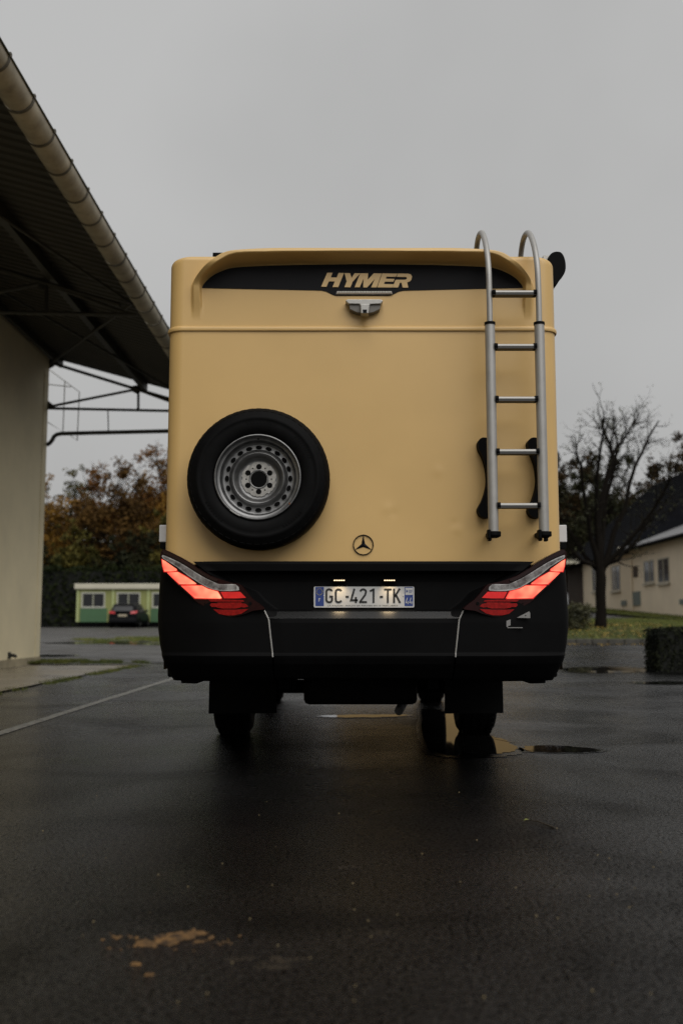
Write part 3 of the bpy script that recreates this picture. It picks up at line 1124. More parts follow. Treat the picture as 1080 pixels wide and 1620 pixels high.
for i in range(5):
    d = Vector((55.5 * k * i, 0, 0))

    def bx(px0, px1, py0, py1, ya, yb):
        mb = MB()
        a, b = at(px0, py1, YB), at(px1, py0, YB)
        return mb.box(a.x, b.x, YB + ya, YB + yb, a.z, b.z)
    if i == 0:
        proto['column'] = mk('column', bx(121, 125.5, 932.5, 984, -.05, 0), M_LIMEF, cab)
        proto['lower_panel'] = mk('lower_panel', bx(126.5, 170, 962.5, 984, -.03, 0), M_GREEN, cab)
        fr = MB()
        for (a, b, c, e) in ((129, 167, 937, 939.2), (129, 167, 959.6, 962), (129, 131.6, 939.2, 959.6), (164.6, 167, 939.2, 959.6), (147, 148.6, 939.2, 959.6)):
            q = bx(a, b, c, e, -.05, .0)
            fr.add(q.v, q.f)
        proto['window'] = mk('window', fr, M_FRAMEW, cab)
        proto['pane'] = mk('pane', bx(131.6, 147, 939.2, 959.6, -.02, -.001), M_GLASS, proto['window'])
        proto['pane2'] = mk('pane', bx(148.6, 164.6, 939.2, 959.6, -.02, -.001), M_GLASS, proto['window'])
    else:
        dup(proto['column'], d, cab)
        dup(proto['lower_panel'], d, cab)
        w_ = dup(proto['window'], d, cab)
        dup(proto['pane'], d, w_)
        dup(proto['pane2'], d, w_)

# parked dark hatchback, seen from behind
M_CARP = mat('dark_car_paint', (.003, .0034, .0045), .4, spec=.15, coat=0.0)
M_CARG = mat('car_glass', (.012, .013, .015), .2, spec=.3)
M_TAIL = mat('car_tail_lens', (.42, .014, .018), .2, coat=.4)
YC = 60.0
cxr = xx(194, 985, YC)
zc = H(cxr, YC + 2)
car = thing('parked_car', (cxr, YC + 2.1, zc), 'dark hatchback parked facing the green cabin', 'car')


def carloft(sections, mt, name, parent, smooth=40):
    """sections: [(y, [(x, z)...])] half profiles mirrored in x."""
    rows = []
    for (y, pr) in sections:
        full = [(-x, z) for (x, z) in pr] + [(x, z) for (x, z) in reversed(pr)]
        rows.append([(cxr + x, YC + y, zc + z) for (x, z) in full])
    P = np.array(rows)
    mb = MB().grid(P)
    m = P.shape[1]
    nrow = P.shape[0]
    mb.f.append(tuple(range(m)))
    mb.f.append(tuple((nrow - 1) * m + k for k in range(m - 1, -1, -1)))
    return mk(name, mb, mt, parent, smooth=smooth)


low = lambda w, zt, zb: [(w * .9, zb), (w, zb + .12), (w * 1.0, zb + .34), (w * .985, zt - .08), (w * .93, zt)]
carloft([(0.0, low(.80, .86, .30)), (.05, low(.86, .90, .24)), (.5, low(.89, .95, .22)), (1.4, low(.90, .96, .20)), (2.8, low(.90, .95, .20)), (3.4, low(.89, .90, .20)), (4.0, low(.84, .78, .22)), (4.22, low(.70, .66, .30))], M_CARP, 'body', car)
cab_ = lambda w, zt: [(w, .90), (w * .97, 1.02), (w * .86, zt - .12), (w * .78, zt - .02), (w * .60, zt)]
carloft([(.06, cab_(.78, 1.0)), (.32, cab_(.80, 1.38)), (.6, cab_(.82, 1.45)), (1.6, cab_(.83, 1.48)), (2.3, cab_(.82, 1.45)), (3.1, cab_(.76, 1.0))], M_CARP, 'cabin_shell', car)
mb = MB()
mb.prism([(cxr + x, YC + .06 + (z - 1.0) * .6 - .02, zc + z) for (x, z) in ((-.60, 1.0), (.60, 1.0), (.52, 1.33), (-.52, 1.33))], (0, .02, 0))
mk('rear_window', mb, M_CARG, car)
mb = MB()
mb.box(cxr - .60, cxr + .60, YC + .16, YC + .34, zc + 1.40, zc + 1.43)
mk('spoiler', mb, M_CARP, car, bevel=.01)
for s in (-1, 1):
    mb = MB()
    mb.prism([(cxr + s * x, YC + y, zc + z) for (x, y, z) in ((.45, -.03, .84), (.80, -.01, .86), (.86, .12, .97), (.84, .14, 1.02), (.50, .01, .97))], (0, .05, 0))
    mk('tail_lamp', mb, M_TAIL, car)
    mb = MB()
    mb.prism([(cxr + s * (.825 - (z - .95) * .30), YC + y, zc + z) for (y, z) in ((.55, .98), (2.75, .98), (2.2, 1.36), (.8, 1.36))], (s * .015, 0, 0))
    mk('side_window', mb, M_CARG, car)
    mb = MB()
    mb.box(cxr + s * .93 - .09, cxr + s * .93 + .09, YC + 2.55, YC + 2.68, zc + .98, zc + 1.12)
    mk('door_mirror', mb, M_CARP, car, bevel=.03)
    for yw in (.78, 3.35):
        mb = MB()
        mb.lathe([(.17, -.10), (.29, -.11), (.325, -.08), (.325, .08), (.29, .11), (.17, .10)], (cxr + s * .80, YC + yw, zc + .325), 24, 'x')
        w_ = mk('wheel', mb, M_RUBBER, car, smooth=50)
        mb = MB()
        mb.lathe([(.0, .085 * s), (.06, .09 * s), (.17, .08 * s), (.19, .10 * s)], (cxr + s * .80, YC + yw, zc + .325), 20, 'x')
        mk('rim', mb, M_STEEL, w_, smooth=50)
mb = MB()
mb.box(cxr - .26, cxr + .26, YC - .03, YC - .005, zc + .68, zc + .79)
mk('number_plate', mb, mat('dirty_plate', (.42, .36, .26), .5), car)
mb = MB()
mb.box(cxr - .82, cxr + .82, YC - .07, YC + .1, zc + .30, zc + .56)
mk('bumper', mb, M_CARP, car, bevel=.05)

# ------------------------------------------------------------------ cream building, right
M_CREAM = mat('cream_wall', (.78, .67, .51), .8, var=.06, vscale=.8, bump=.1, bscale=30)
M_SLATE = mat('dark_slate', (.006, .0065, .0085), .9, spec=.08, var=.25, vscale=4)
M_ROOFG = mat('grey_roof_sheet', (.15, .15, .155), .5, var=.12, vscale=1.5)
M_WOOD = mat('dark_timber', (.055, .035, .02), .7, var=.3, vscale=5)
M_WFRAME = mat('pale_window_frame', (.45, .41, .33), .6)
M_VENT = mat('grey_green_vent', (.16, .19, .18), .6)
BX = 13.3
bd = thing('cream_building', (BX + 4, 44, 1.2), 'low cream building with a slate roof on the grass rise', 'building')
ZE = 4.2
mb = MB()
mb.box(BX, BX + 11, 32, 46, -.3, ZE)
mk('wall', mb, M_CREAM, bd)
mb = MB()
mb.box(BX + .12, BX + 11, 46.002, 55.5, -.3, ZE - .02)
mk('wall', mb, M_CREAM, bd)
# roofs: low grey sheets nearer, steep slate beyond
t22 = math.tan(math.radians(21))
mb = MB()
mb.prism([(BX - .45, 31.8, ZE - .05), (BX + 6, 31.8, ZE - .05 + 6.45 * t22), (BX + 11.4, 31.8, ZE - .05), (BX + 11.4, 31.8, ZE + .06), (BX + 6, 31.8, ZE + .09 + 6.45 * t22), (BX - .45, 31.8, ZE + .06)], (0, 14.5, 0))
mk('sheet_roof', mb, M_ROOFG, bd)
mb = MB()
mb.prism([(BX, 32.02, ZE), (BX + 6, 32.02, ZE + 6 * t22), (BX + 11, 32.02, ZE)], (0, 13.9, 0))
mk('gable', mb, M_CREAM, bd)
t38 = math.tan(math.radians(40))
mb = MB()
mb.prism([(BX - .3, 46.35, ZE - .08), (BX + 6, 46.35, ZE + 6.2 * t38), (BX + 12, 46.35, ZE - .08)], (0, 14.5, 0))
sl_ = mk('slate_roof', mb, M_SLATE, bd)
mb = MB()
for k in range(26):
    f = k / 26
    x = BX - .3 + 6.3 * f
    z = ZE - .08 + (6.2 * t38 + .08) * f
    mb.box(x, x + .05, 46.36, 60.8, z + .03, z + .065)
kind(mk('slate_courses', mb, M_SLATE, sl_), 'stuff')
mb = MB()
mb.tube([(BX - .5, 31.9, ZE - .03), (BX - .5, 46.3, ZE - .03)], .055, 8)
mk('gutter', mb, M_SLATE, bd)
mb = MB()
mb.tube([(BX - .06, 45.6, ZE - .05), (BX - .06, 45.6, 1.3)], .04, 8)
mk('downpipe', mb, M_CREAM, bd)
# ridge vent and pale cap
mb = MB()
mb.box(BX + 3.0, BX + 4.2, 40.5, 40.9, ZE + 1.45, ZE + 1.62)
mk('ridge_cap', mb, M_FASCIA, bd)


def wy(px):
    return BX * FPX / (px - 540)


def win(px0, px1, zlo, zhi, split, x=BX, sill=True):
    ya, yb = wy(px1), wy(px0)
    ya, yb = ya * x / BX, yb * x / BX
    mb = MB()
    w = .06
    mb.box(x - .02, x + .03, ya, yb, zhi - w, zhi)
    mb.box(x - .02, x + .03, ya, yb, zlo, zlo + w)
    mb.box(x - .02, x + .03, ya, ya + w, zlo + w, zhi - w)
    mb.box(x - .02, x + .03, yb - w, yb, zlo + w, zhi - w)
    edges = [ya + w] + [ya + (yb - ya) * f for f in split] + [yb - w]
    for e in edges[1:-1]:
        mb.box(x - .025, x + .03, e - .04, e + .04, zlo + w, zhi - w)
    o = mk('window', mb, M_WFRAME, bd)
    for i in range(len(edges) - 1):
        q = MB()
        q.box(x - .008, x + .02, edges[i] + (.04 if i else 0), edges[i + 1] - (.04 if i < len(edges) - 2 else 0), zlo + w, zhi - w)
        mk('pane', q, M_GLASS, o)
    if sill:
        q = MB()
        q.box(x - .10, x - .021, ya - .06, yb + .06, zlo - .09, zlo - .01)
        mk('sill', q, M_WFRAME, o)
    return o


win(1018, 1034, zz(922, 43), zz(886, 43), [.42])
win(1040, 1058, zz(922, 41), zz(882, 41), [.5])
win(966, 980, zz(935, 49), zz(895, 49), [.5], x=BX + .12)
win(936, 946, zz(936, 53), zz(898, 53), [.5], x=BX + .12)


def plate(px0, px1, py0, py1, nm, mt, x=BX):
    ya, yb = wy(px1) * x / BX, wy(px0) * x / BX
    ym = (ya + yb) / 2
    mb = MB()
    mb.box(x - .04, x + .01, ya, yb, zz(py1, ym), zz(py0, ym))
    return mk(nm, mb, mt, bd)


plate(1001.5, 1008, 896, 913, 'notice_board', M_WOOD)
plate(1000, 1011, 936, 958, 'vent', M_VENT)
plate(1073, 1084, 948, 956, 'vent', M_VENT)
plate(981, 989, 950, 958, 'vent', M_VENT, BX + .12)
mb = MB()
mb.lathe([(0, -.1), (.09, -.09), (.12, 0), (.1, .06), (0, .07)], (BX - .02, wy(981), zz(873, 49)), 12, 'x')
mk('wall_lamp', mb, M_FASCIA, bd, smooth=60)
# porch at the far end
mb = MB()
py0 = 56.0
mb.box(BX - 1.6, BX + 6, 55.2, 60, zz(893, 56), zz(886.5, 56))
mk('porch_roof', mb, M_FASCIA, bd)
mb = MB()
for y in (55.3, 59.6):
    mb.box(BX - 1.5, BX - 1.2, y, y + .3, 1.2, zz(893, 56) - .002)
mk('porch_post', mb, M_CREAM, bd)
mb = MB()
mb.box(BX + .3, BX + 6, 56.2, 60, 1.2, zz(893, 56) - .003)
dr = mk('timber_front', mb, M_WOOD, bd)
mb = MB()
mb.box(BX + .262, BX + .298, 56.3, 56.67, 1.5, zz(893, 56) - .05)
q = mk('board', mb, M_WOOD, dr)
for i in range(1, 9):
    dup(q, (random.uniform(-.006, .006), .4 * i, 0), dr)

# unseen ochre hall, added only to supply the tan reflection in the puddles
fh = thing('added_hall', (5, 47, .5), 'plain ochre hall added unseen beyond the motorhome for the puddle reflection', 'building')
mb = MB()
mb.box(-.2, 8.3, 44, 50, .2, 5.4)
mk('wall', mb, mat('ochre_wall', (.30, .20, .08), .8, var=.06, vscale=.8), fh)
mb = MB()
mb.prism([(-.4, 43.8, 5.402), (8.5, 43.8, 5.402), (8.5, 43.8, 5.55), (-.4, 43.8, 5.55)], (0, 6.4, 0))
mk('roof', mb, M_SLATE, fh)

# ------------------------------------------------------------------ the motorhome
YW = 5.40                                    # rear wall
X0 = xx(573.7, 700, YW)                      # its centre line
van = thing('motorhome', (X0, 7.2, 0), 'tan yellow motorhome seen from behind with spare wheel and ladder', 'motorhome')
HW = (xx(884.5, 800, YW) - xx(263, 800, YW)) / 2 * 1.011
ZT = zz(403.5, YW)
ZBW = zz(893, YW)
RC = .085                                    # vertical corner radius
RT = .055                                    # roof corner radius


def catmull(pts, n=6, closed=True):
    P = [np.array(p, float) for p in pts]
    m = len(P)
    out = []
    for i in range(m if closed else m - 1):
        p0 = P[(i - 1) % m] if closed or i > 0 else P[0]
        p1 = P[i]
        p2 = P[(i + 1) % m]
        p3 = P[(i + 2) % m] if closed or i + 2 < m else P[-1]
        for s in range(n):
            t = s / n
            out.append(.5 * ((2 * p1) + (-p0 + p2) * t + (2 * p0 - 5 * p1 + 4 * p2 - p3) * t * t + (-p0 + 3 * p1 - 3 * p2 + p3) * t ** 3))
    if not closed:
        out.append(P[-1])
    return out


def relpoly(pl, Y):
    """photo pixels -> |x| from the centre line and z at depth Y (left half traced)."""
    return [(X0 - xx(px, py, Y), zz(py, Y)) for (px, py) in pl]


# spoiler hood outlines
YL_ = YW - .13
lip_in = relpoly([(312, 470), (311.5, 445), (312.5, 436), (317, 430), (334, 419), (355, 406), (366, 401.5), (382, 399), (430, 397.8), (500, 397), (574, 396.6)], YL_)
out_c = relpoly([(302.5, 500), (303, 450), (304.5, 438), (309, 431), (323, 419), (344, 404.5), (355, 399), (374, 395), (430, 391), (500, 388.5), (574, 387.5)], YL_)
dark = relpoly([(322, 500), (319.5, 458), (323, 449), (334, 438), (352, 428.5), (374, 423), (430, 420), (500, 418.5), (574, 418)], YW)
lip_in = catmull(lip_in, 6, False)
dark = catmull(dark, 6, False)
out_c = catmull(out_c, 6, False)


def pdist(Q, pl):
    """distance of points Q (N,2) to polyline, and sign: + on the centre/below side."""
    pl = np.array(pl)
    best = np.full(len(Q), 1e9)
    sg = np.zeros(len(Q))
    for a, b in zip(pl[:-1], pl[1:]):
        d = b - a
        t = np.clip(((Q - a) @ d) / (d @ d), 0, 1)
        pr = a + t[:, None] * d
        ds = np.linalg.norm(Q - pr, axis=1)
        cr = d[0] * (Q[:, 1] - a[1]) - d[1] * (Q[:, 0] - a[0])
        m = ds < best
        best[m] = ds[m]
        sg[m] = np.sign(cr[m])
    return best, sg


def hood(ax, z):
    """How far the hood stands out from the rear wall at |x|, z."""
    Q = np.stack([ax.ravel(), z.ravel()], -1)
    d1, s1 = pdist(Q, dark)
    d2, s2 = pdist(Q, lip_in)
    d3, s3 = pdist(Q, out_c)
    # polylines run from the leg up and to the centre (|x| falling): inside lies on the left of travel
    in_dark = s1 > 0
    in_lip = s2 > 0
    in_out = s3 > 0
    p = np.zeros(len(Q))
    ramp = d1 / (d1 + d2 + 1e-9)
    p = np.where(in_dark, 0, np.where(in_lip, ramp ** .9, 1.0))
    edge = 1 - sstep(0, .022, d3)
    p = np.where(in_out, p, edge * p)
    A = .13 * (.36 * sstep(zz(508, YW), zz(446, YW), Q[:, 1]) + .64 * sstep(zz(456, YW), zz(424, YW), Q[:, 1]))
    return (p * A).reshape(ax.shape)


# rear panel: fine grid
def wall_hw(z):
    t = np.clip(z - (ZT - RT), 0, RT * .999)
    return HW - (RT - np.sqrt(RT * RT - t * t)) * 1.2


def corner_y(ax, hw):
    t = np.clip(ax - (hw - RC), 0, RC)
    return RC - np.sqrt(np.maximum(RC * RC - t * t, 0))


half = np.concatenate([np.linspace(0, .60, 90), np.linspace(.603, HW - RC, 130), HW - RC + RC * np.sin(np.linspace(.1, PI / 2, 16))])
sx_ = np.concatenate([-half[::-1], half[1:]]) / HW
zs = np.concatenate([np.linspace(ZBW, zz(540, YW), 90), np.linspace(zz(538, YW), ZT - .03, 120), ZT - .03 + .03 * np.sin(np.linspace(.12, PI / 2, 12))])
SXg, Zg = np.meshgrid(sx_, zs, indexing='xy')
AX = np.abs(SXg) * wall_hw(Zg)
YY = YW + corner_y(AX, wall_hw(Zg)) - hood(AX, Zg)
tt = np.clip(Zg - (ZT - .03), 0, .03)
YY += .03 - np.sqrt(np.maximum(.03 ** 2 - tt * tt, 0))
# very slight panel waviness
YY += .0015 * np.sin(SXg * 7 + 1) * np.sin(Zg * 5)
for (px, py, am, ra) in ((612, 805, .0022, .022), (622, 812, -.0016, .018), (692, 745, .002, .02), (724, 838, .0024, .018), (716, 828, -.0016, .015)):
    q = at(px, py, YW)
    YY -= am * np.exp(-((X0 + SXg * HW - q.x) ** 2 + (Zg - q.z) ** 2) / (2 * ra * ra))
P = np.stack([X0 + SXg * wall_hw(Zg), YY, Zg], -1)
# roof return behind the hood
last = P[-1:].copy()
last[:, :, 1] = YW + .35
P = np.concatenate([P, last], 0)
rear = mk('rear_wall', MB().grid(P), M_PAINT, van, smooth=180, origin=(X0, YW, ZBW))
# soft dents the photo shows low on the panel
# side walls and roof
YF = 11.3
ring = []
for z in np.linspace(.55, ZT - RT, 4):
    ring.append((-HW, z))
for a in np.linspace(0, PI / 2, 7)[1:]:
    ring.append((-(HW - RT * 1.2 * (1 - math.cos(a))), ZT - RT + RT * math.sin(a)))
ring = ring + [(-x, z) for (x, z) in reversed(ring)]
st = [(YW + RC - .002, 1.0, 0), (YF - .9, 1.0, 0), (YF - .3, .99, 0), (YF, .93, -.10)]
P = np.array([[(X0 + x * s, y, z + (dz if z > 2.4 else 0)) for (x, z) in ring] for (y, s, dz) in st])
mb = MB().grid(P)
m = len(ring)
mb.f.append(tuple((len(st) - 1) * m + k for k in range(m - 1, -1, -1)))
mk('body_shell', mb, M_PAINT, van, smooth=40)
mb = MB()
mb.prism([(X0 + x, YF + .02, z) for (x, z) in ((-.9, 1.35), (.9, 1.35), (.84, 2.15), (-.84, 2.15))], (0, -.03, 0))
mk('windscreen', mb, M_GLASS, van)
for s in (-1, 1):
    mb = MB()
    mb.box(X0 + s * (HW + .012) - .01, X0 + s * (HW + .012) + .01, 6.6, 7.6, 1.55, 2.05)
    mk('side_window', mb, M_GLASS, van, bevel=.004)
    mb = MB()
    mb.box(X0 + s * (HW - .02) - .03, X0 + s * (HW - .02) + .03, 5.66, 11.2, .50, zz(893, 5.6))
    mk('side_skirt', mb, M_BLACKPLASTIC, van, bevel=.01)

# belt moulding wrapping round the corners
zb_ = zz(519.5, YW)
path = []
axs = np.concatenate([np.linspace(0, HW - RC, 8), HW - RC + RC * np.sin(np.linspace(.1, PI / 2, 10))])
for x in np.concatenate([-axs[::-1], axs[1:]]):
    path.append((X0 + x, YW + float(corner_y(np.array(abs(x)), HW)), zb_))
path = [(path[0][0], YF - .5, zb_)] + path + [(path[-1][0], YF - .5, zb_)]
prof = [(0, -.0155), (-.010, -.0145), (-.0125, -.006), (-.010, .006), (-.0035, .0125), (.002, .0145), (.006, .0155)]
vs = []
for i, p in enumerate(path):
    a, b = Vector(path[max(i - 1, 0)]), Vector(path[min(i + 1, len(path) - 1)])
    t = (b - a).normalized()
    nrm = Vector((t.y, -t.x, 0))
    if i == 0:
        nrm = Vector((-1, 0, 0))
    if i == len(path) - 1:
        nrm = Vector((1, 0, 0))
    vs.append([Vector(p) + nrm * (-o_) * 1.0 + Vector((0, 0, z_)) for (o_, z_) in prof])
mk('belt_moulding', MB().grid(np.array([[tuple(q) for q in r] for r in vs])), M_PAINT, van, smooth=60, recalc=True)

# dark band with the lettering
band = [(320, 455.5), (323, 449.5), (334, 438.5), (352, 429), (374, 423.4), (430, 420.5), (500, 419), (574, 418.4)]
bl = catmull(relpoly(band, YW), 5, False)
lower = relpoly([(574, 468), (531, 468), (526, 466.5), (516, 461.5), (508, 459.8), (420, 458)], YW)
half_poly = bl + [np.array(p) for p in lower]
pts = [(X0 - a, YW - .004, z) for (a, z) in half_poly] + [(X0 + a, YW - .004, z) for (a, z) in reversed(half_poly[0:])]
# remove doubled centre points
pp = []
for p in pts:
    if abs(p[0] - X0) < 1e-4:
        if any(abs(p[2] - q[2]) < 1e-4 and abs(q[0] - X0) < 1e-4 for q in pp):
            continue
    pp.append(p)
# order: left upper arc -> centre top ... build explicitly
upL = [(X0 - a, YW - .004, z) for (a, z) in bl]
loL = [(X0 - a, YW - .004, z) for (a, z) in lower]
upR = [(X0 + a, YW - .004, z) for (a, z) in reversed(bl[:-1])]
loR = [(X0 + a, YW - .004, z) for (a, z) in reversed(lower[1:])]
mb = MB()
mb.prism(upL + upR + loR + loL, (0, .02, 0))
band_o = mk('dark_band', mb, M_BLACKGLOSS, van)


def z5(pl, Y=YW - .004, o=(500, 410), s=6.0):
    return [(xx(o[0] + x / s, o[1] + y / s, Y), zz(o[1] + y / s, Y)) for (x, y) in pl]


LET = [
    [(105, 132), (155, 132), (137, 176), (195, 177), (213, 133), (264, 134), (209, 268), (155, 267), (177, 214), (120, 213), (98, 265), (47, 263)],
    [(269, 135), (321, 136), (336, 180), (364, 136), (417, 137), (346, 216), (324, 269), (267, 268), (290, 214)],
    [(417, 137), (492, 137), (488, 198), (545, 138), (620, 138), (573, 270), (521, 270), (556, 188), (484, 270), (446, 270), (448, 188), (412, 269), (365, 268)],
    [(625, 138), (770, 140), (754, 170), (666, 168), (660, 189), (743, 190), (731, 216), (650, 215), (641, 239), (734, 241), (721, 271), (580, 270)],
    [(774, 139), (870, 140), (896, 147), (908, 166), (902, 196), (888, 212), (862, 222), (872, 272), (819, 272), (807, 224), (794, 224), (776, 271), (724, 270), (762, 171), (812, 170), (803, 198), (842, 198), (856, 192), (860, 181), (852, 171), (812, 170), (762, 171)],
]
M_LETTER = mat('tan_letter', (.62, .42, .18), .4)
for pl in LET:
    mb = MB()
    if pl is LET[-1]:
        pl = pl[:-1]
        # R: outer with a keyhole to its eye
        pl = [(774, 139), (870, 140), (896, 147), (908, 166), (902, 196), (888, 212), (862, 222), (872, 272), (819, 272), (807, 224), (794, 224), (776, 271), (724, 270), (752, 198), (842, 198), (856, 192), (860, 181), (852, 171), (763, 170)]
    q = z5(pl)
    mb.prism([(x, YW - .009, z) for (x, z) in q], (0, .008, 0))
    mk('letter', mb, M_LETTER, band_o)
# high brake light strip
mb = MB()
q = z5([(196, 308), (714, 308), (722, 336), (190, 336)])
mb.prism([(x, YW - .012, z) for (x, z) in q], (0, .014, 0))
hb = mk('high_brake_light', mb, mat('clear_strip', (.34, .31, .27), .2, metal=.3, var=.2, vscale=200), van)
mb = MB()
for k in range(34):
    x = 206 + k * 15
    q = z5([(x, 311), (x + 7, 311), (x + 7, 321), (x, 321)])
    mb.prism([(a, YW - .014, z) for (a, z) in q], (0, .004, 0))
mk('led_row', mb, mat('pale_led', (.62, .6, .54), .3), hb)
mb = MB()
q = z5([(200, 324), (716, 324), (718, 333), (197, 333)])
mb.prism([(a, YW - .0135, z) for (a, z) in q], (0, .004, 0))
mk('strip_lower', mb, mat('clear_strip_low', (.20, .15, .09), .3), hb)
# reversing camera
YCm = YW - .06
camp = lambda pl, Y: [(xx(500 + x / 6, 410 + y / 6, Y), Y, zz(410 + y / 6, Y)) for (x, y) in pl]
mb = MB()
mb.prism(camp([(276, 392), (300, 380), (612, 380), (636, 394), (612, 424), (510, 428), (498, 500), (424, 498), (412, 426), (308, 424)], YCm), (0, .065, .004))
cm = mk('reversing_camera', mb, M_SILVER, van, bevel=.004)
mb = MB()
mb.prism(camp([(310, 420), (415, 420), (428, 512), (380, 504), (318, 474)], YCm + .012), (0, .05, 0))
mk('camera_wing', mb, M_CAMDARK, cm, bevel=.003)
mb = MB()
mb.prism(camp([(505, 420), (612, 420), (604, 474), (545, 504), (496, 512)], YCm + .012), (0, .05, 0))
mk('camera_wing', mb, M_CAMDARK, cm, bevel=.003)
mb = MB()
mb.prism(camp([(418, 424), (504, 424), (498, 514), (424, 514)], YCm - .035), (0, .06, .0))
mk('camera_nose', mb, M_SILVER, cm, bevel=.004)
mb = MB()
q = camp([(460, 494)], YCm - .037)[0]
mb.lathe([(0, 0), (.0035, 0), (.0045, .003)], q, 12)
mk('camera_lens', mb, M_HOLE, cm)
mb = MB()
mb.prism(camp([(440, 478), (482, 478), (478, 508), (444, 508)], YCm - .0365), (0, .002, 0))
mk('lens_window', mb, M_BLACKGLOSS, cm)

# star-in-ring emblem
ec = at(574.5, 862, YW - .004)
er = 16.3 / FPX * YW
mb = MB()
ringp = [(er + .0, 0), (er + .0, -.006), (er - .0025, -.008), (er - .0048, -.006), (er - .0048, 0)]
mb.lathe(ringp, (ec.x, YW - .002, ec.z), 48)
em = mk('emblem_ring', mb, M_BLACKGLOSS, van, smooth=50)
mb = MB()
for k in range(3):
    a = PI / 2 + k * 2 * PI / 3
    t = (er - .003) * np.array((math.cos(a), math.sin(a)))
    l = er * .20 * np.array((math.cos(a + PI / 3), math.sin(a + PI / 3)))
    r_2 = er * .20 * np.array((math.cos(a - PI / 3), math.sin(a - PI / 3)))
    c0 = (ec.x, YW - .009, ec.z)
    P3 = lambda q, y: (ec.x + q[0], y, ec.z + q[1])
    mb.add([c0, P3(l, YW - .003), P3(t, YW - .004), P3(r_2, YW - .003)], [(0, 2, 1), (0, 3, 2)])
mk('emblem_star', mb, M_BLACKGLOSS, em)

# spare wheel
WY = YW - .205
wc = at(407.5, 754.5, WY + .012)
wc.y = WY
RW = 113.2 / FPX * (WY + .03) * 1.015
k = RW / .373
mb = MB()
prof = [(.218, .035), (.228, .016), (.240, .007), (.262, .001), (.285, .0), (.3, .003), (.303, .001), (.318, .001), (.322, .005), (.340, .013), (.356, .026), (.366, .042), (.372, .062), (.373, .10), (.372, .15), (.364, .175), (.34, .195), (.25, .2), (.2, .19)]
mb.lathe([(r * k, y) for (r, y) in prof], wc, 96)
sw = mk('spare_wheel', mb, M_RUBBER, van, smooth=45)
mb = MB()
for i in range(56):
    a = 2 * PI * i / 56
    ca, sa = math.cos(a), math.sin(a)
    def rp(r, y, t):
        return (wc.x + (r * ca - t * sa) * k, wc.y + y, wc.z + (r * sa + t * ca) * k)
    w_ = .0125
    mb.add([rp(.350, .0185, -w_), rp(.350, .0185, w_), rp(.3722, .060, w_), rp(.3722, .060, -w_), rp(.345, .02, -w_), rp(.345, .02, w_), rp(.371, .07, w_), rp(.371, .07, -w_)], [(0, 1, 2, 3), (0, 4, 5, 1), (1, 5, 6, 2), (2, 6, 7, 3), (3, 7, 4, 0)])
kind(mk('tread_block', mb, M_RUBBER, sw, recalc=True), 'stuff')
# raised sidewall marks
mb = MB()
for (a0, n_, st_) in ((1.25, 9, .062), (.35, 10, .05), (3.6, 8, .06), (5.2, 8, .055)):
    for j in range(n_):
        a = a0 + j * st_
        pts = []
        for (dr, da) in ((0, 0), (.014, .006), (.014, .018), (.0, .024)):
            aa = a + da
            pts.append((wc.x + (.282 + dr) * k * math.cos(aa), wc.y - .0018, wc.z + (.282 + dr) * k * math.sin(aa)))
        mb.prism(pts, (0, .004, 0))
kind(mk('sidewall_mark', mb, M_RUBBER, sw, recalc=True), 'stuff')
mb = MB()
prof = [(.2265, .026), (.2255, .012), (.223, .006), (.219, .005), (.2155, .008), (.213, .02), (.211, .032), (.206, .036), (.199, .038), (.1965, .05), (.193, .072), (.187, .08), (.178, .083), (.155, .080), (.1465, .072), (.142, .060), (.137, .0525), (.132, .050), (.127, .0525), (.121, .062), (.115, .082), (.108, .094), (.100, .099), (.093, .100), (.05, .100), (.046, .100), (.042, .104), (.042, .16)]
mb.lathe([(r * k, y) for (r, y) in prof], wc, 96)
rim = mk('rim', mb, M_STEEL, sw, smooth=35)
mb = MB()
for i in range(20):
    a = 2 * PI * i / 20 + PI / 2
    mb.disc((wc.x + .1655 * k * math.cos(a), wc.y + .0795, wc.z + .1655 * k * math.sin(a)), .0115 * k, .0170 * k, 14, a)
mk('vent_hole', mb, M_HOLE, sw)
mb = MB()
for i in range(20):
    a = 2 * PI * i / 20 + PI / 2
    o_ = []
    c = (wc.x + .1655 * k * math.cos(a), wc.z + .1655 * k * math.sin(a))
    for j in range(14):
        b = 2 * PI * j / 14
        x, z = .0123 * k * math.cos(b), .0178 * k * math.sin(b)
        o_.append((c[0] + x * math.cos(a) - z * math.sin(a), c[1] + x * math.sin(a) + z * math.cos(a)))
    mb.ribbon(o_, .0016, wc.y + .0782, .003, closed=True)
kind(mk('hole_rim', mb, M_STEEL, sw), 'stuff')
# machined hub disc with notches
mb = MB()
o_ = []
for i in range(72):
    a = 2 * PI * i / 72
    r = .092 - (.006 if (i % 12) in (5, 6) else 0) + .0012 * math.sin(i * 2.3)
    o_.append((wc.x + r * k * math.cos(a + PI / 6), wc.y + .093, wc.z + r * k * math.sin(a + PI / 6)))
mb.prism(o_, (0, .008, 0))
mk('hub_disc', mb, mat('bare_hub_metal', (.33, .32, .30), .5, metal=.5, var=.25, vscale=60), sw)
mb = MB()
mb.disc((wc.x, wc.y + .0915, wc.z), .043 * k, .043 * k, 32)
for i in range(6):
    a = PI / 2 + i * PI / 3
    mb.disc((wc.x + .066 * k * math.cos(a), wc.y + .092, wc.z + .066 * k * math.sin(a)), .0145 * k, .0145 * k, 18)
    a += PI / 6
    mb.disc((wc.x + .066 * k * math.cos(a), wc.y + .092, wc.z + .066 * k * math.sin(a)), .004 * k, .004 * k, 10)
mk('hub_hole', mb, M_HOLE, sw)
mb = MB()
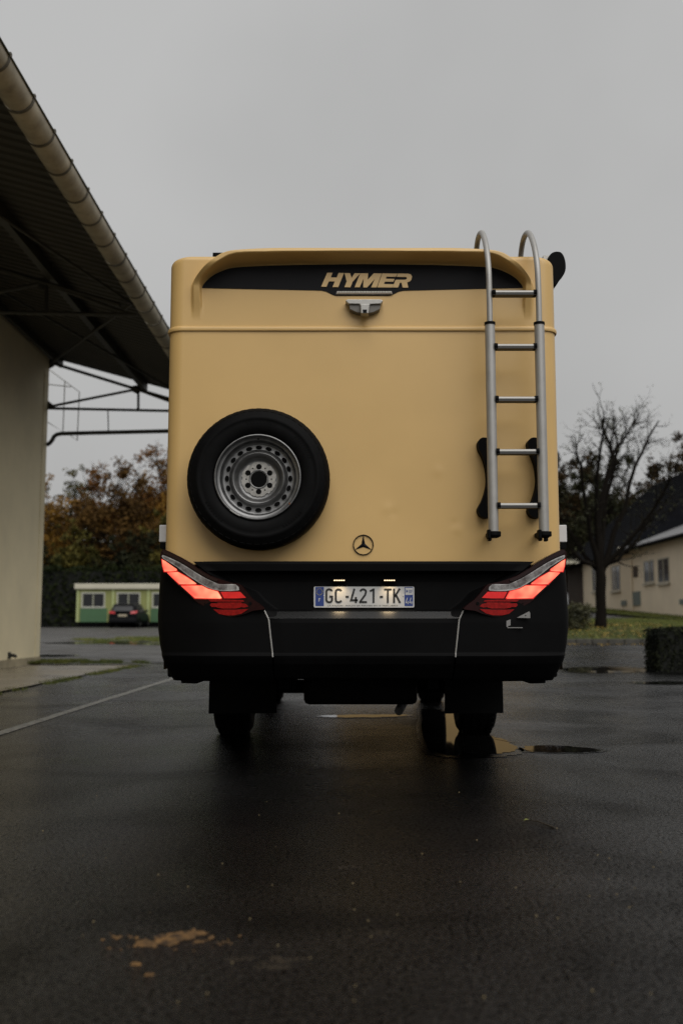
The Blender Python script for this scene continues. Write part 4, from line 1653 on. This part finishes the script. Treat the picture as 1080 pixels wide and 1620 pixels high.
mb.lathe([(.045 * k, .091), (.047 * k, .0895), (.050 * k, .0895), (.052 * k, .0915)], wc, 40)
mk('hub_ring', mb, M_STEEL, sw, smooth=60)
# wheel carrier behind
mb = MB()
mb.box(wc.x - .1, wc.x + .1, WY + .185, YW - .001, wc.z - .12, wc.z + .12)
mk('carrier', mb, M_BLACKPLASTIC, sw)
mb = MB()
mb.lathe([(.006, .086), (.005, .04), (.0065, .036), (.0, .034)], (wc.x + .0 * k, wc.y, wc.z + .205 * k), 8)
mk('valve', mb, M_RUBBER, sw)
M_RUST = mat('rust_chip', (.16, .05, .015), .8)
mb = MB()
a = -.70
mb.disc((wc.x + .217 * k * math.cos(a), wc.y + .0035, wc.z + .217 * k * math.sin(a)), .004, .006, 8, .3)
mk('rust_chip', mb, M_RUST, sw)
mb = MB()
o_ = [(wc.x + .2205 * k * math.cos(t_), wc.z + .2205 * k * math.sin(t_)) for t_ in np.linspace(-2.25, -1.98, 8)]
mb.ribbon(o_, .006, wc.y + .0035, .006)
mk('balance_weight', mb, M_SILVER, sw)

# ladder
lad = bpy.data.objects.new('ladder', None)
COL.objects.link(lad)
YLd = 5.20
lx1 = xx(777, 600, YLd) - .004
lx2 = xx(852.5, 600, YLd) + .006
lad.location = ((lx1 + lx2) / 2, YLd, zz(845, YLd))
WL['ladder'] = Vector(lad.location)
lad.parent = van
lad.matrix_parent_inverse = Matrix.Translation(-WL['motorhome'])
zs1 = zz(512, YLd)
zs0 = zz(842, YLd)
feet = []
for i, x in enumerate((lx1, lx2)):
    mb = MB()
    mb.tube([(x, YLd, zs0 - .01), (x, YLd, zs1)], .0268, 24)
    mk('lower_rail', mb, M_ALU, lad, smooth=40)
    mb = MB()
    mb.tube([(x, YLd, zs1 - .008), (x, YLd, zs1 + .006)], .0295, 24)
    mk('rail_collar', mb, M_BLACKPLASTIC, lad, smooth=40)
    pts = [(x, YLd, zs1), (x, YLd, zs1 + .17), (x, YLd + .012, zs1 + .31), (x, YLd + .06, zz(398, YLd + .06)), (x, YLd + .13, zz(380, YLd + .13)), (x, YLd + .22, zz(369.5, YLd + .22)), (x, YLd + .31, zz(370, YLd + .31)), (x, YLd + .40, zz(382, YLd + .42)), (x, YLd + .47, zz(398, YLd + .47)), (x, YLd + .55, ZT + .02), (x, YLd + .58, ZT - .01)]
    pts = [tuple(q) for q in catmull(pts, 6, False)]
    mb = MB()
    mb.tube(pts, .0158, 16)
    mk('upper_rail', mb, M_ALU, lad, smooth=60)
    mb = MB()
    mb.tube([(x, YLd + .53, ZT - .002), (x, YLd + .60, ZT - .002)], .03, 10)
    mk('roof_foot', mb, M_BLACKPLASTIC, lad)
    # clamp foot
    mb = MB()
    zf = zs0
    mb.tube([(x, YLd, zf + .004), (x, YLd, zf - .016), (x, YLd, zf - .030)], [.031, .034, .026], 18)
    mb.box(x - .034, x - .018, YLd - .03, YLd + .02, zf - .036, zf + .012)
    mb.box(x + .012, x + .037, YLd - .018, YLd + .02, zf - .024, zf + .004)
    mb.box(x - .012, x + .02, YLd - .01, YW, zf - .012, zf + .012)
    mb.box(x - .028, x - .012, YLd - .02, YLd + .02, zf - .046, zf - .03)
    if i:
        mb.box(x + .0, x + .018, YLd - .02, YLd + .02, zf - .048, zf - .03)
    mk('foot', mb, M_BLACKPLASTIC, lad, bevel=.004)
for j, py in enumerate((464.5, 549, 632, 715, 800)):
    z = zz(py, YLd)
    xa, xb = (lx1 + .02, lx2 - .02) if j else (lx1 + .014, lx2 - .014)
    mb = MB()
    n_ = 16
    pr = [(-.026 * math.copysign(abs(math.cos(t)) ** .5, math.cos(t)), .0128 * math.copysign(abs(math.sin(t)) ** .6, math.sin(t))) for t in np.linspace(0, 2 * PI, n_, endpoint=False)]
    mb.prism([(xa, YLd + a, z + b) for (a, b) in pr], (xb - xa, 0, 0))
    mk('rung', mb, M_ALU, lad, smooth=40)
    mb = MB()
    mb.box(xa + .001, xb - .001, YLd - .0275, YLd + .026, z - .0145, z - .0015)  # dark lower strip paints the shaded underside of the rung
    mk('rung_underside_shade', mb, M_RUNGSHADE, lad)
    mb = MB()
    for x in (xa, xb):
        s = 1 if x == xa else -1
        mb.prism([(x, YLd + a * 1.25, z + b * 1.3) for (a, b) in pr], (s * .016, 0, 0))
    mk('rung_cap', mb, M_BLACKPLASTIC, lad, smooth=40)
# curved black stand-off plates behind the lower rails
YH = 5.33
hz = [(704, 763.5), ]
shape = [(755.5, 700), (759, 694), (765, 692), (773, 694), (779, 702), (780, 730), (780, 760), (780, 785), (781, 810), (776, 817), (768, 819), (760, 816), (756, 809), (756, 803), (762, 792), (767, 778), (770, 760), (768, 738), (763, 722), (757, 710)]
pl = catmull([(xx(a, b, YH), zz(b, YH)) for (a, b) in shape], 4)
mb = MB()
mb.prism([(q[0], YH, q[1]) for q in pl], (0, YW - YH + .002, 0))
h1 = mk('stand_off', mb, M_BLACKPLASTIC, lad, smooth=40)
dup(h1, (xx(836, 705, YH) - xx(757, 705, YH), 0, 0), lad)

# side markers, roof bits, awning
for s in (-1, 1):
    a = at(253.2 if s < 0 else 894.5, 832, 5.62)
    xo = a.x
    xi = X0 + s * (HW - .005)
    mb = MB()
    mb.box(min(xo, xi), max(xo, xi), 5.60, 5.70, zz(858, 5.62), zz(831, 5.62))
    mk('side_marker', mb, M_WHITEPLASTIC, van, bevel=.004)
    mb = MB()
    mb.box(min(xo, xi) + .008, max(xo, xi) - .004, 5.60, 5.70, zz(868, 5.62), zz(858.4, 5.62))
    mk('marker_base', mb, M_BLACKPLASTIC, van)
mb = MB()
q = at(344, 399.6, 6.2)
mb.box(q.x - .03, q.x + .06, 6.2, 6.9, ZT - .02, q.z)
mk('roof_rail', mb, M_BLACKPLASTIC, van)
mb = MB()
aw = [(866, 446), (866, 412), (868, 405), (873, 399.5), (880, 397.5), (887, 399), (891.5, 405), (894, 414), (894.5, 424), (892, 433), (886, 441), (879, 451), (874, 449)]
YA = 5.58
pl = catmull([(xx(a, b, YA), zz(b, YA)) for (a, b) in aw], 4)
mb.prism([(q[0], YA, q[1]) for q in pl], (0, .05, 0))
awc = mk('awning_end_cap', mb, M_BLACKPLASTIC, van, bevel=.012, smooth=40)
mb = MB()
c_ = np.mean(np.array(pl), 0)
mb.prism([(c_[0] + (q[0] - c_[0]) * .93, YA + .052, c_[1] + (q[1] - c_[1]) * .93) for q in pl], (0, 4.0, 0))
mk('awning_case', mb, M_WHITEPLASTIC, van, smooth=40)
mb = MB()
q = at(867, 408, 5.6)
mb.box(q.x - .03, q.x + .02, 5.60, 5.66, q.z - .015, q.z + .015)
mk('awning_bracket', mb, M_SILVER, van)

# ---- black rear skirt
YB_ = 5.28
zt_b = zz(887.5, YB_)
zl_b = zz(1075, YB_)
seam_p = [(300, 884), (303, 888), (330, 908), (360, 926), (385, 936), (400, 952), (419, 966), (426, 980), (429, 1008), (432.5, 1038), (434, 1080)]
seam_z = np.array([zz(b, YB_) for (a, b) in seam_p])[::-1]
seam_x = np.array([X0 - xx(a, b, YB_) for (a, b) in seam_p])[::-1]
out_p = [(256, 866), (254, 880), (251.5, 930), (251, 950), (249.5, 973), (250.5, 995), (254, 1020), (260, 1045), (268.5, 1069), (272, 1076)]
out_z = np.array([zz(b, YB_ + .15) for (a, b) in out_p])[::-1]
out_x = np.array([X0 - xx(a, b, YB_ + .15) for (a, b) in out_p])[::-1]


def seamx(z):
    return np.interp(z, seam_z, seam_x)


def outx(z):
    return np.interp(z, out_z, out_x)


pz = lambda py: zz(py, YB_)
CZ = np.array([pz(1080), pz(1072), pz(1050), pz(1041), pz(1037), pz(1033), pz(985), pz(979), pz(967), pz(964), pz(920), pz(908), pz(905), pz(903), pz(892), pz(888), pz(886)])
CY = np.array([5.34, 5.30, 5.235, 5.222, 5.218, 5.232, 5.232, 5.236, 5.275, 5.33, 5.34, 5.335, 5.315, 5.272, 5.270, 5.277, 5.30])
KZ = np.array([pz(1080), pz(1072), pz(1050), pz(1041), pz(1037), pz(1033), pz(985), pz(900), pz(866)])
KY = np.array([5.35, 5.315, 5.245, 5.228, 5.222, 5.236, 5.238, 5.262, 5.285])


def sidecurve(ax):
    return .55 * np.clip(ax - .70, 0, 1) ** 2 * 1.6


def cy(ax, z):
    w = sstep(-.005, .075, seamx(z) - ax)
    c = np.interp(z, CZ, CY)
    kk = np.interp(z, KZ, KY)
    # the recess closes towards the lamps
    return c * w + kk * (1 - w) + sidecurve(ax)


zz_c = np.unique(np.concatenate([np.linspace(zl_b, pz(888), 120), CZ[1:-1]]))
zz_c = zz_c[zz_c <= pz(887.4)]
s_ = np.linspace(-1, 1, 160)
Sg, Zg = np.meshgrid(s_, zz_c, indexing='xy')
AXg = np.abs(Sg) * (seamx(Zg) - .004)
P = np.stack([X0 + Sg * (seamx(Zg) - .004), cy(AXg, Zg), Zg], -1)
top = P[-1:].copy()
top[:, :, 1] = YW + .01
bot = P[:1].copy()
bot[:, :, 1] = 5.75
P = np.concatenate([bot, P, top], 0)
mk('rear_skirt', MB().grid(P), M_BLACKPLASTIC, van, smooth=50, origin=(X0, 5.3, .5))
for s in (-1, 1):
    zz_k = np.linspace(zz(1077, YB_ + .12), zz(899, YB_), 110)
    f_ = np.concatenate([np.linspace(0, .8, 30), .8 + .2 * np.sin(np.linspace(.1, PI / 2, 12))])
    Fg, Zg = np.meshgrid(f_, zz_k, indexing='xy')
    a_, b_ = seamx(Zg) + .004, outx(Zg)
    AXg = a_ + (b_ - a_) * Fg
    edge = np.clip(AXg - (b_ - .05), 0, .05)
    Yk = cy(AXg, Zg) + (.05 - np.sqrt(np.maximum(.0025 - edge ** 2, 0)))
    P = np.stack([X0 + s * AXg, Yk, Zg], -1)
    ext = P[:, -1:].copy()
    ext[:, :, 1] = 5.95
    P = np.concatenate([P, ext], 1)
    bot = P[:1].copy()
    bot[:, :, 1] = np.maximum(bot[:, :, 1], 5.75)
    P = np.concatenate([bot, P], 0)
    mk('corner_skirt', MB().grid(P if s > 0 else P[:, ::-1]), M_BLACKPLASTIC, van, smooth=50, origin=(X0 + s * .8, 5.3, .5))
    # pale strip standing in for light coming through the seam gap
    mb = MB()
    zq = np.linspace(pz(1039), pz(966), 24)
    pts = [(X0 + s * float(seamx(z)), float(cy(np.array(seamx(z)), np.array(z))) - .001, z) for z in zq]
    mb.tube(pts, .0042, 6)
    mk('seam_light', mb, M_ALU, van)
    # lower lip tabs
    mb = MB()
    tabs = [(285, 1066), (287, 1081), (311, 1081.5), (330, 1075), (330, 1066)]
    mb.prism([(X0 + s * (X0 - xx(a, b, 5.42)), 5.42, zz(b, 5.42)) for (a, b) in tabs], (0, .12, 0))
    mk('lip_tab', mb, M_BLACKPLASTIC, van)
# glossy step below the plate that catches the plate lamps
mb = MB()
zq = np.linspace(pz(978.5), pz(967.5), 6)
xq = np.linspace(-.50, .50, 12)
mb.grid(np.array([[(X0 + x, float(np.interp(z, CZ, CY)) - .003, z) for x in xq] for z in zq]))
mk('plate_step', mb, M_GLOSSLEDGE, van, smooth=180)
# number plate
PLY = 5.325


def pp_(x, y):
    return (xx(460 + x / 4.5, 830 + y / 4.5, PLY), zz(830 + y / 4.5, PLY))


def rrect(x0, y0, x1, y1, r, f=pp_):
    o = []
    for (cx, cy_, a0) in ((x1 - r, y0 + r, -90), (x1 - r, y1 - r, 0), (x0 + r, y1 - r, 90), (x0 + r, y0 + r, 180)):
        for a in (0, 30, 60, 90):
            t = math.radians(a0 + a)
            o.append(f(cx + r * math.cos(t), cy_ + r * math.sin(t)))
    return o


mb = MB()
mb.prism([(x, PLY, z) for (x, z) in rrect(163, 441, 877, 590, 9)], (0, .012, 0))
npl = mk('number_plate', mb, M_PLATEW, van)
for (x0_, x1_, y0_, y1_, m_) in ((175, 235, 444, 579, M_PLATEB), (808, 868, 444, 579, M_PLATEB)):
    mb = MB()
    mb.prism([(x, PLY - .0012, z) for (x, z) in rrect(x0_, y0_, x1_, y1_, 3)], (0, .001, 0))
    mk('blue_band', mb, m_, npl)
mb = MB()
mb.prism([(x, PLY - .002, z) for (x, z) in rrect(813, 450, 866, 500, 2)], (0, .0007, 0))
mk('region_badge', mb, M_PLATEW, npl)


def stroke(pl, w, mt, nm, y=PLY - .0022, sc=None, closed=False):
    mb = MB()
    for q in pl:
        mb.ribbon([pp_(*p) for p in q], w / 4.5 / FPX * PLY, y, .0012, closed)
    return mk(nm, mb, mt, npl)


def arc(cx, cy_, rx, ry, a0, a1, n=10):
    return [(cx + rx * math.cos(math.radians(a)), cy_ + ry * math.sin(math.radians(a))) for a in np.linspace(a0, a1, n)]


SW = 13.6
CH = {
    'G': [arc(273, 477, 20, 17, -15, -180) + arc(273, 535, 20, 17, 180, 0) + [(293, 512), (274, 512)]],
    'C': [arc(339, 477, 19.5, 17, -15, -180) + arc(339, 535, 19.5, 17, 180, 15)],
    'dash': [[(389, 513), (411, 513)]],
    '4': [[(452, 456), (428, 538), (476, 538)], [(462, 515), (462, 557)]],
    '2': [arc(514, 479, 20, 19, -170, 20) + [(528, 500), (493, 548), (493, 551), (541, 551)]],
    '1': [[(562, 474), (587, 461), (588, 461), (588, 557)]],
    'dashb': [[(633, 514), (655, 514)]],
    'T': [[(663, 461), (715, 461)], [(689, 467), (689, 557)]],
    'K': [[(733, 455), (733, 557)], [(774, 455), (737, 513)], [(747, 500), (776, 557)]],
}
for c, pl in CH.items():
    stroke(pl, 14 if 'dash' in c else SW, M_PLATEK, 'character')
stroke([[(199, 549), (199, 526), (211, 526)], [(199, 536), (208, 536)]], 4.0, M_PLATEW, 'country_letter', PLY - .0024)
stroke([[(828, 520), (817, 556), (838, 556)], [(832, 544), (832, 566)], [(854, 520), (843, 556), (864, 556)], [(858, 544), (858, 566)]], 4.5, M_PLATEW, 'department_number', PLY - .0024)
mb = MB()
M_STAR = mat('star_yellow', (.45, .36, .05), .5)
for i in range(12):
    a = 2 * PI * i / 12
    x, z = pp_(204 + 22 * math.cos(a), 478 + 22 * math.sin(a))
    st_ = []
    for j in range(10):
        b = PI / 2 + j * PI / 5
        r = .0033 if j % 2 == 0 else .0014
        st_.append((x + r * math.cos(b), PLY - .0022, z + r * math.sin(b)))
    mb.prism(st_, (0, .0008, 0))
mk('star_circle', mb, M_STAR, npl)
# regional emblem: small triangle mark and lines of print
mb = MB()
for q in ([(822, 462), (832, 474), (822, 486), (818, 474)], [(836, 466), (862, 466), (862, 469), (836, 469)], [(836, 473), (862, 473), (862, 476), (836, 476)], [(838, 481), (858, 481), (858, 484), (838, 484)]):
    mb.prism([(x, PLY - .0027, z) for (x, z) in (pp_(*p) for p in q)], (0, .0006, 0))
mk('region_mark', mb, M_PLATEB, npl)
# line of small print
tcv = bpy.data.curves.new('small_print', 'FONT')
tcv.body = 'LA RAGON - ROUTE DE RENNES 44119 TREILLIERES'
tcv.align_x = 'CENTER'
tcv.size = .0085
to = bpy.data.objects.new('small_print', tcv)
COL.objects.link(to)
dg = bpy.context.evaluated_depsgraph_get()
tme = bpy.data.meshes.new_from_object(to.evaluated_get(dg))
bpy.data.objects.remove(to)
tv = np.array([v.co[:] for v in tme.vertices])
lo, hi = tv.min(0), tv.max(0)
ax0, az0 = pp_(262, 581)
ax1, az1 = pp_(760, 572)
mb = MB()
for v in tv:
    mb.v.append((ax0 + (v[0] - lo[0]) / (hi[0] - lo[0]) * (ax1 - ax0), PLY - .0012, az0 + (v[1] - lo[1]) / (hi[1] - lo[1]) * (az1 - az0)))
for p in tme.polygons:
    mb.f.append(tuple(p.vertices))
mk('small_print', mb, M_PLATEK, npl)
for px in (236, 800):
    x, z = pp_(px, 506)
    mb = MB()
    mb.lathe([(0, -.003), (.003, -.0025), (.0045, 0)], (x, PLY, z), 10)
    mk('plate_screw', mb, M_WHITEPLASTIC, npl, smooth=60)
# plate lamps: lit rows of LEDs under the ledge
for px in (536.5, 615.5):
    c = at(px, 919, 5.305)
    mb = MB()
    mb.box(c.x - .036, c.x + .036, 5.285, 5.335, c.z - .002, c.z + .012)
    lamp = mk('plate_lamp', mb, M_BLACKPLASTIC, van)
    mb = MB()
    for j in range(5):
        x = c.x - .024 + j * .012
        mb.box(x - .0045, x + .0045, 5.2835, 5.286, c.z - .0005, c.z + .0045)
    mk('led', mb, M_LED, lamp)
    ld = bpy.data.lights.new('plate_light', 'AREA')
    ld.shape = 'RECTANGLE'
    ld.size = .055
    ld.size_y = .02
    ld.energy = .042
    ld.color = (1.0, .74, .42)
    ld.spread = math.radians(110)
    lo_ = bpy.data.objects.new('plate_light', ld)
    COL.objects.link(lo_)
    lo_.location = (c.x, 5.288, c.z - .006)
    lo_.rotation_euler = (math.radians(12), 0, 0)
    WL[lo_.name] = Vector(lo_.location)
    lo_.parent = van
    lo_.matrix_parent_inverse = Matrix.Translation(-WL['motorhome'])

# ---- tail lamps on a slanted plane at each corner
Zq = lambda x, y: (240 + x / 4.5, 840 + y / 4.5)


def lampY(ax, off):
    return 5.205 + .17 * np.clip(ax - .50, 0, 2) - off


def lamp_pts(pl, off, s, n=0):
    if n:
        pl = [tuple(q) for q in catmull(pl, n)]
    out = []
    for (x, y) in pl:
        px, py = Zq(x, y)
        Y = 5.24
        for _ in range(3):
            ax = X0 - xx(px, py, Y)
            Y = float(lampY(ax, 0))
        out.append((X0 + s * ax, Y - off, zz(py, Y)))
    return out


OUT = [(64, 160), (72, 140), (86, 130), (104, 136), (180, 172), (276, 226), (330, 266), (420, 318), (490, 344), (560, 366), (612, 374), (640, 392), (690, 452), (728, 492), (770, 522), (803, 553), (770, 562), (720, 568), (670, 588), (600, 607), (540, 610), (480, 600), (430, 578), (385, 540), (330, 512), (270, 460), (200, 396), (120, 318), (78, 262), (62, 210)]
CLEAR = [(78, 172), (110, 182), (200, 224), (300, 286), (380, 334), (440, 362), (478, 378), (530, 380), (600, 381), (624, 420), (560, 425), (500, 424), (440, 416), (395, 400), (340, 368), (260, 316), (180, 252), (120, 214), (80, 192)]
LITS = [
    [(75, 203), (100, 216), (180, 273), (177, 285), (140, 288), (92, 288), (80, 250)],
    [(112, 298), (140, 294), (190, 293), (260, 335), (318, 373), (314, 379), (260, 380), (200, 378), (150, 336)],
    [(210, 391), (280, 389), (360, 390), (400, 412), (470, 431), (498, 476), (490, 481), (400, 480), (310, 478), (260, 436)],
]
REDS = [[(491, 434), (560, 433), (630, 433), (672, 476), (600, 480), (515, 480)]]
LOW = [[(404, 489), (560, 489), (652, 493), (660, 503), (420, 503)], [(424, 514), (470, 516), (464, 541), (428, 541), (416, 528)], [(640, 514), (672, 520), (688, 538), (660, 545), (632, 541)], [(470, 510), (640, 508), (632, 545), (600, 552), (500, 552), (464, 545)], [(440, 558), (500, 560), (600, 560), (690, 556), (640, 588), (590, 600), (530, 601), (480, 590)]]
TOPB = [(84, 138), (104, 141), (180, 178), (276, 232), (330, 272), (420, 324), (470, 345), (468, 358), (430, 350), (360, 312), (290, 268), (190, 208), (84, 160)]
M_CLEAR = mat('clear_lens', (.12, .115, .11), .15, metal=.2, col2=(.62, .61, .60), vscale=24, bump=.5, bscale=400, bdist=.001)
M_RIB = mat('lens_rib', (.05, .03, .028), .25)
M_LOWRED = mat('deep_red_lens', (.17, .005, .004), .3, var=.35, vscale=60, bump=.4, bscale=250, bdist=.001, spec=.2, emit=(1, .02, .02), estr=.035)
M_SMOKE = mat('smoked_red_lens', (.014, .003, .003), .25, spec=.35)
for s in (-1, 1):
    mb = MB()
    mb.prism(lamp_pts(OUT, 0, s, 2), (0, .16, 0))
    tl = mk('tail_lamp', mb, M_LENSBASE, van, smooth=30)
    mb = MB()
    mb.prism(lamp_pts(TOPB, .007, s, 2), (0, .01, 0))
    mk('lens_top', mb, M_SMOKE, tl)
    mb = MB()
    mb.prism(lamp_pts(CLEAR, .006, s, 2), (0, .01, 0))
    mk('clear_lens', mb, M_CLEAR, tl)
    # vertical ribs of the clear lens
    mb = MB()
    up = [(80, 176), (200, 228), (300, 290), (380, 338), (440, 366), (480, 381), (600, 384)]
    dn = [(80, 189), (180, 249), (260, 313), (340, 365), (395, 397), (440, 413), (500, 421), (610, 421)]
    for x in np.arange(90, 606, 7.5):
        yu = np.interp(x, [p[0] for p in up], [p[1] for p in up])
        yd = np.interp(x, [p[0] for p in dn], [p[1] for p in dn])
        w_ = 2.2 if (x // 60) % 2 else 3.4
        mb.prism(lamp_pts([(x, yu + 1), (x + w_, yu + 2), (x + w_, yd - 2), (x, yd - 3)], .008, s), (0, .003, 0))
    mk('lens_rib', mb, M_RIB, tl)
    mb = MB()
    lo_edge = [(80, 190), (180, 250), (260, 314), (340, 366), (395, 398), (440, 414), (500, 423), (560, 424), (618, 420)]
    up_ = lamp_pts(lo_edge, .0085, s)
    dn_ = lamp_pts([(x, y + 4.5) for (x, y) in lo_edge], .0085, s)
    mb.prism(up_ + dn_[::-1], (0, .003, 0))
    mk('lens_edge', mb, M_ALU, tl)
    for pl in LITS:
        ctr = np.mean(np.array(pl, float), 0)
        mb = MB()
        mb.prism(lamp_pts([tuple(ctr + (np.array(p_) - ctr) * 1.0 + np.sign(np.array(p_) - ctr) * 6) for p_ in pl], .003, s), (0, .006, 0))
        mk('lens_glow', mb, M_LENSRED, tl)  # emissive border stands in for the red glow round each lit lens
        mb = MB()
        mb.prism(lamp_pts(pl, .006, s), (0, .008, 0))
        mk('lit_lens', mb, M_LIT, tl)
    for pl in REDS:
        mb = MB()
        mb.prism(lamp_pts(pl, .006, s), (0, .008, 0))
        mk('red_lens', mb, M_LENSRED, tl)
    mb = MB()
    for pl in LOW:
        mb.prism(lamp_pts(pl, .006, s), (0, .008, 0))
    mk('reflector', mb, M_LOWRED, tl)
    mb = MB()
    c = lamp_pts([(702, 516)], .003, s)[0]
    mb.lathe([(0, -.002), (.008, -.002), (.009, .004)], c, 14)
    c = lamp_pts([(378, 516)], .003, s)[0]
    mb.lathe([(0, -.002), (.003, -.002), (.004, .004)], c, 10)
    mk('screw', mb, M_HOLE, tl, smooth=60)
# loose pale bracket under the right lamp
mb = MB()
Yb = 5.235
b3 = lambda pl: [(xx(690 + x / 4.7, 840 + y / 4.7, Yb), Yb, zz(840 + y / 4.7, Yb)) for (x, y) in pl]
mb.prism(b3([(598, 645), (688, 598), (696, 610), (696, 648)]), (0, .01, 0))
mb.prism(b3([(520, 668), (550, 658), (550, 702), (530, 706), (532, 718), (520, 712)]), (0, .01, 0))
mb.prism(b3([(532, 716), (640, 716), (640, 722), (526, 722)]), (0, .01, 0))
mk('lamp_bracket', mb, mat('grey_bracket', (.20, .195, .19), .5), van)
mb = MB()
q = b3([(662, 628)])[0]
mb.lathe([(0, -.002), (.003, -.002), (.003, .001)], q, 8)
mk('bracket_screw', mb, M_HOLE, van)

# ---- running gear
YX = 7.44
XC = X0 - .02
for (yy, wd) in ((YX, .90), (10.6, .86)):
    for s in (-1, 1):
        mb = MB()
        c = (XC + s * (wd - .02), yy + .03, .348)
        hwid = .135
        mb.lathe([(.20, -hwid + .02), (.25, -hwid), (.31, -hwid + .006), (.338, -hwid + .03), (.348, -hwid + .06), (.348, hwid - .06), (.338, hwid - .03), (.31, hwid - .006), (.25, hwid), (.20, hwid - .02)], c, 48, 'x')
        w_ = mk('wheel', mb, M_RUBBER, van, smooth=50)
        mb = MB()
        for j in range(40):
            a = 2 * PI * j / 40
            for o_ in (-.085, -.03, .03, .085):
                ca, sa = math.cos(a + (.08 if o_ > 0 else 0)), math.sin(a + (.08 if o_ > 0 else 0))
                v_ = []
                for (dx, t, r) in ((-.02, -.02, .352), (.02, -.02, .352), (.02, .02, .352), (-.02, .02, .352), (-.02, -.02, .340), (.02, -.02, .340), (.02, .02, .340), (-.02, .02, .340)):
                    v_.append((c[0] + o_ + dx, c[1] + r * ca - t * sa, c[2] + r * sa + t * ca))
                mb.add(v_, [(0, 1, 2, 3), (0, 4, 5, 1), (1, 5, 6, 2), (2, 6, 7, 3), (3, 7, 4, 0)])
        kind(mk('tread_block', mb, M_RUBBER, w_, recalc=True), 'stuff')
        mb = MB()
        mb.lathe([(0, s * .06), (.12, s * .05), (.16, s * .02), (.2, s * .1), (.215, s * .12)], c, 32, 'x')
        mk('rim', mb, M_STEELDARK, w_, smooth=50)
for s, (a, b) in ((-1, (330, 438)), (1, (703, 795))):
    Yf = 6.78
    p0, p1 = at(a, 1129, Yf), at(b, 1070, Yf)
    mb = MB()
    mb.prism([(p0.x, Yf, p0.z), (p1.x, Yf + .006, p0.z + .003), (p1.x - .004, Yf - .01, p1.z + .1), (p0.x + .004, Yf - .01, p1.z + .1)], (0, .008, 0))
    mk('mud_flap', mb, M_RUBBER, van)
mb = MB()
mb.box(X0 - HW + .05, X0 + HW - .05, 5.75, 11.2, .55, .62)
mk('floor', mb, M_BLACKPLASTIC, van)
for s in (-1, 1):
    mb = MB()
    mb.box(XC + s * .42 - .03, XC + s * .42 + .03, 5.7, 11.0, .43, .55)
    mk('chassis_rail', mb, M_BLACKPLASTIC, van)
mb = MB()
mb.tube([(XC - .8, YX + .03, .34), (XC + .8, YX + .03, .34)], .05, 12)
mk('rear_axle', mb, M_BLACKPLASTIC, van, smooth=50)
mb = MB()
mb.box(X0 - .34, X0 + .33, 5.95, 6.75, zz(1112, 6.1), .56)
mk('waste_tank', mb, M_BLACKPLASTIC, van, bevel=.03)
mb = MB()
a = at(640, 1128, 6.9)
mb.tube([(XC + .36, 9.5, .34), (XC + .38, 8.0, .33), (a.x, 6.95, .27), (a.x - .05, 6.75, .22)], .03, 10)
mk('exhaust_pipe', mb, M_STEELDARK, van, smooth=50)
mb = MB()
for s in (-1, 1):
    mb.box(XC + s * .66 - .02, XC + s * .66 + .02, 6.86, 7.2, .36, .5)
mk('flap_bracket', mb, M_BLACKPLASTIC, van)
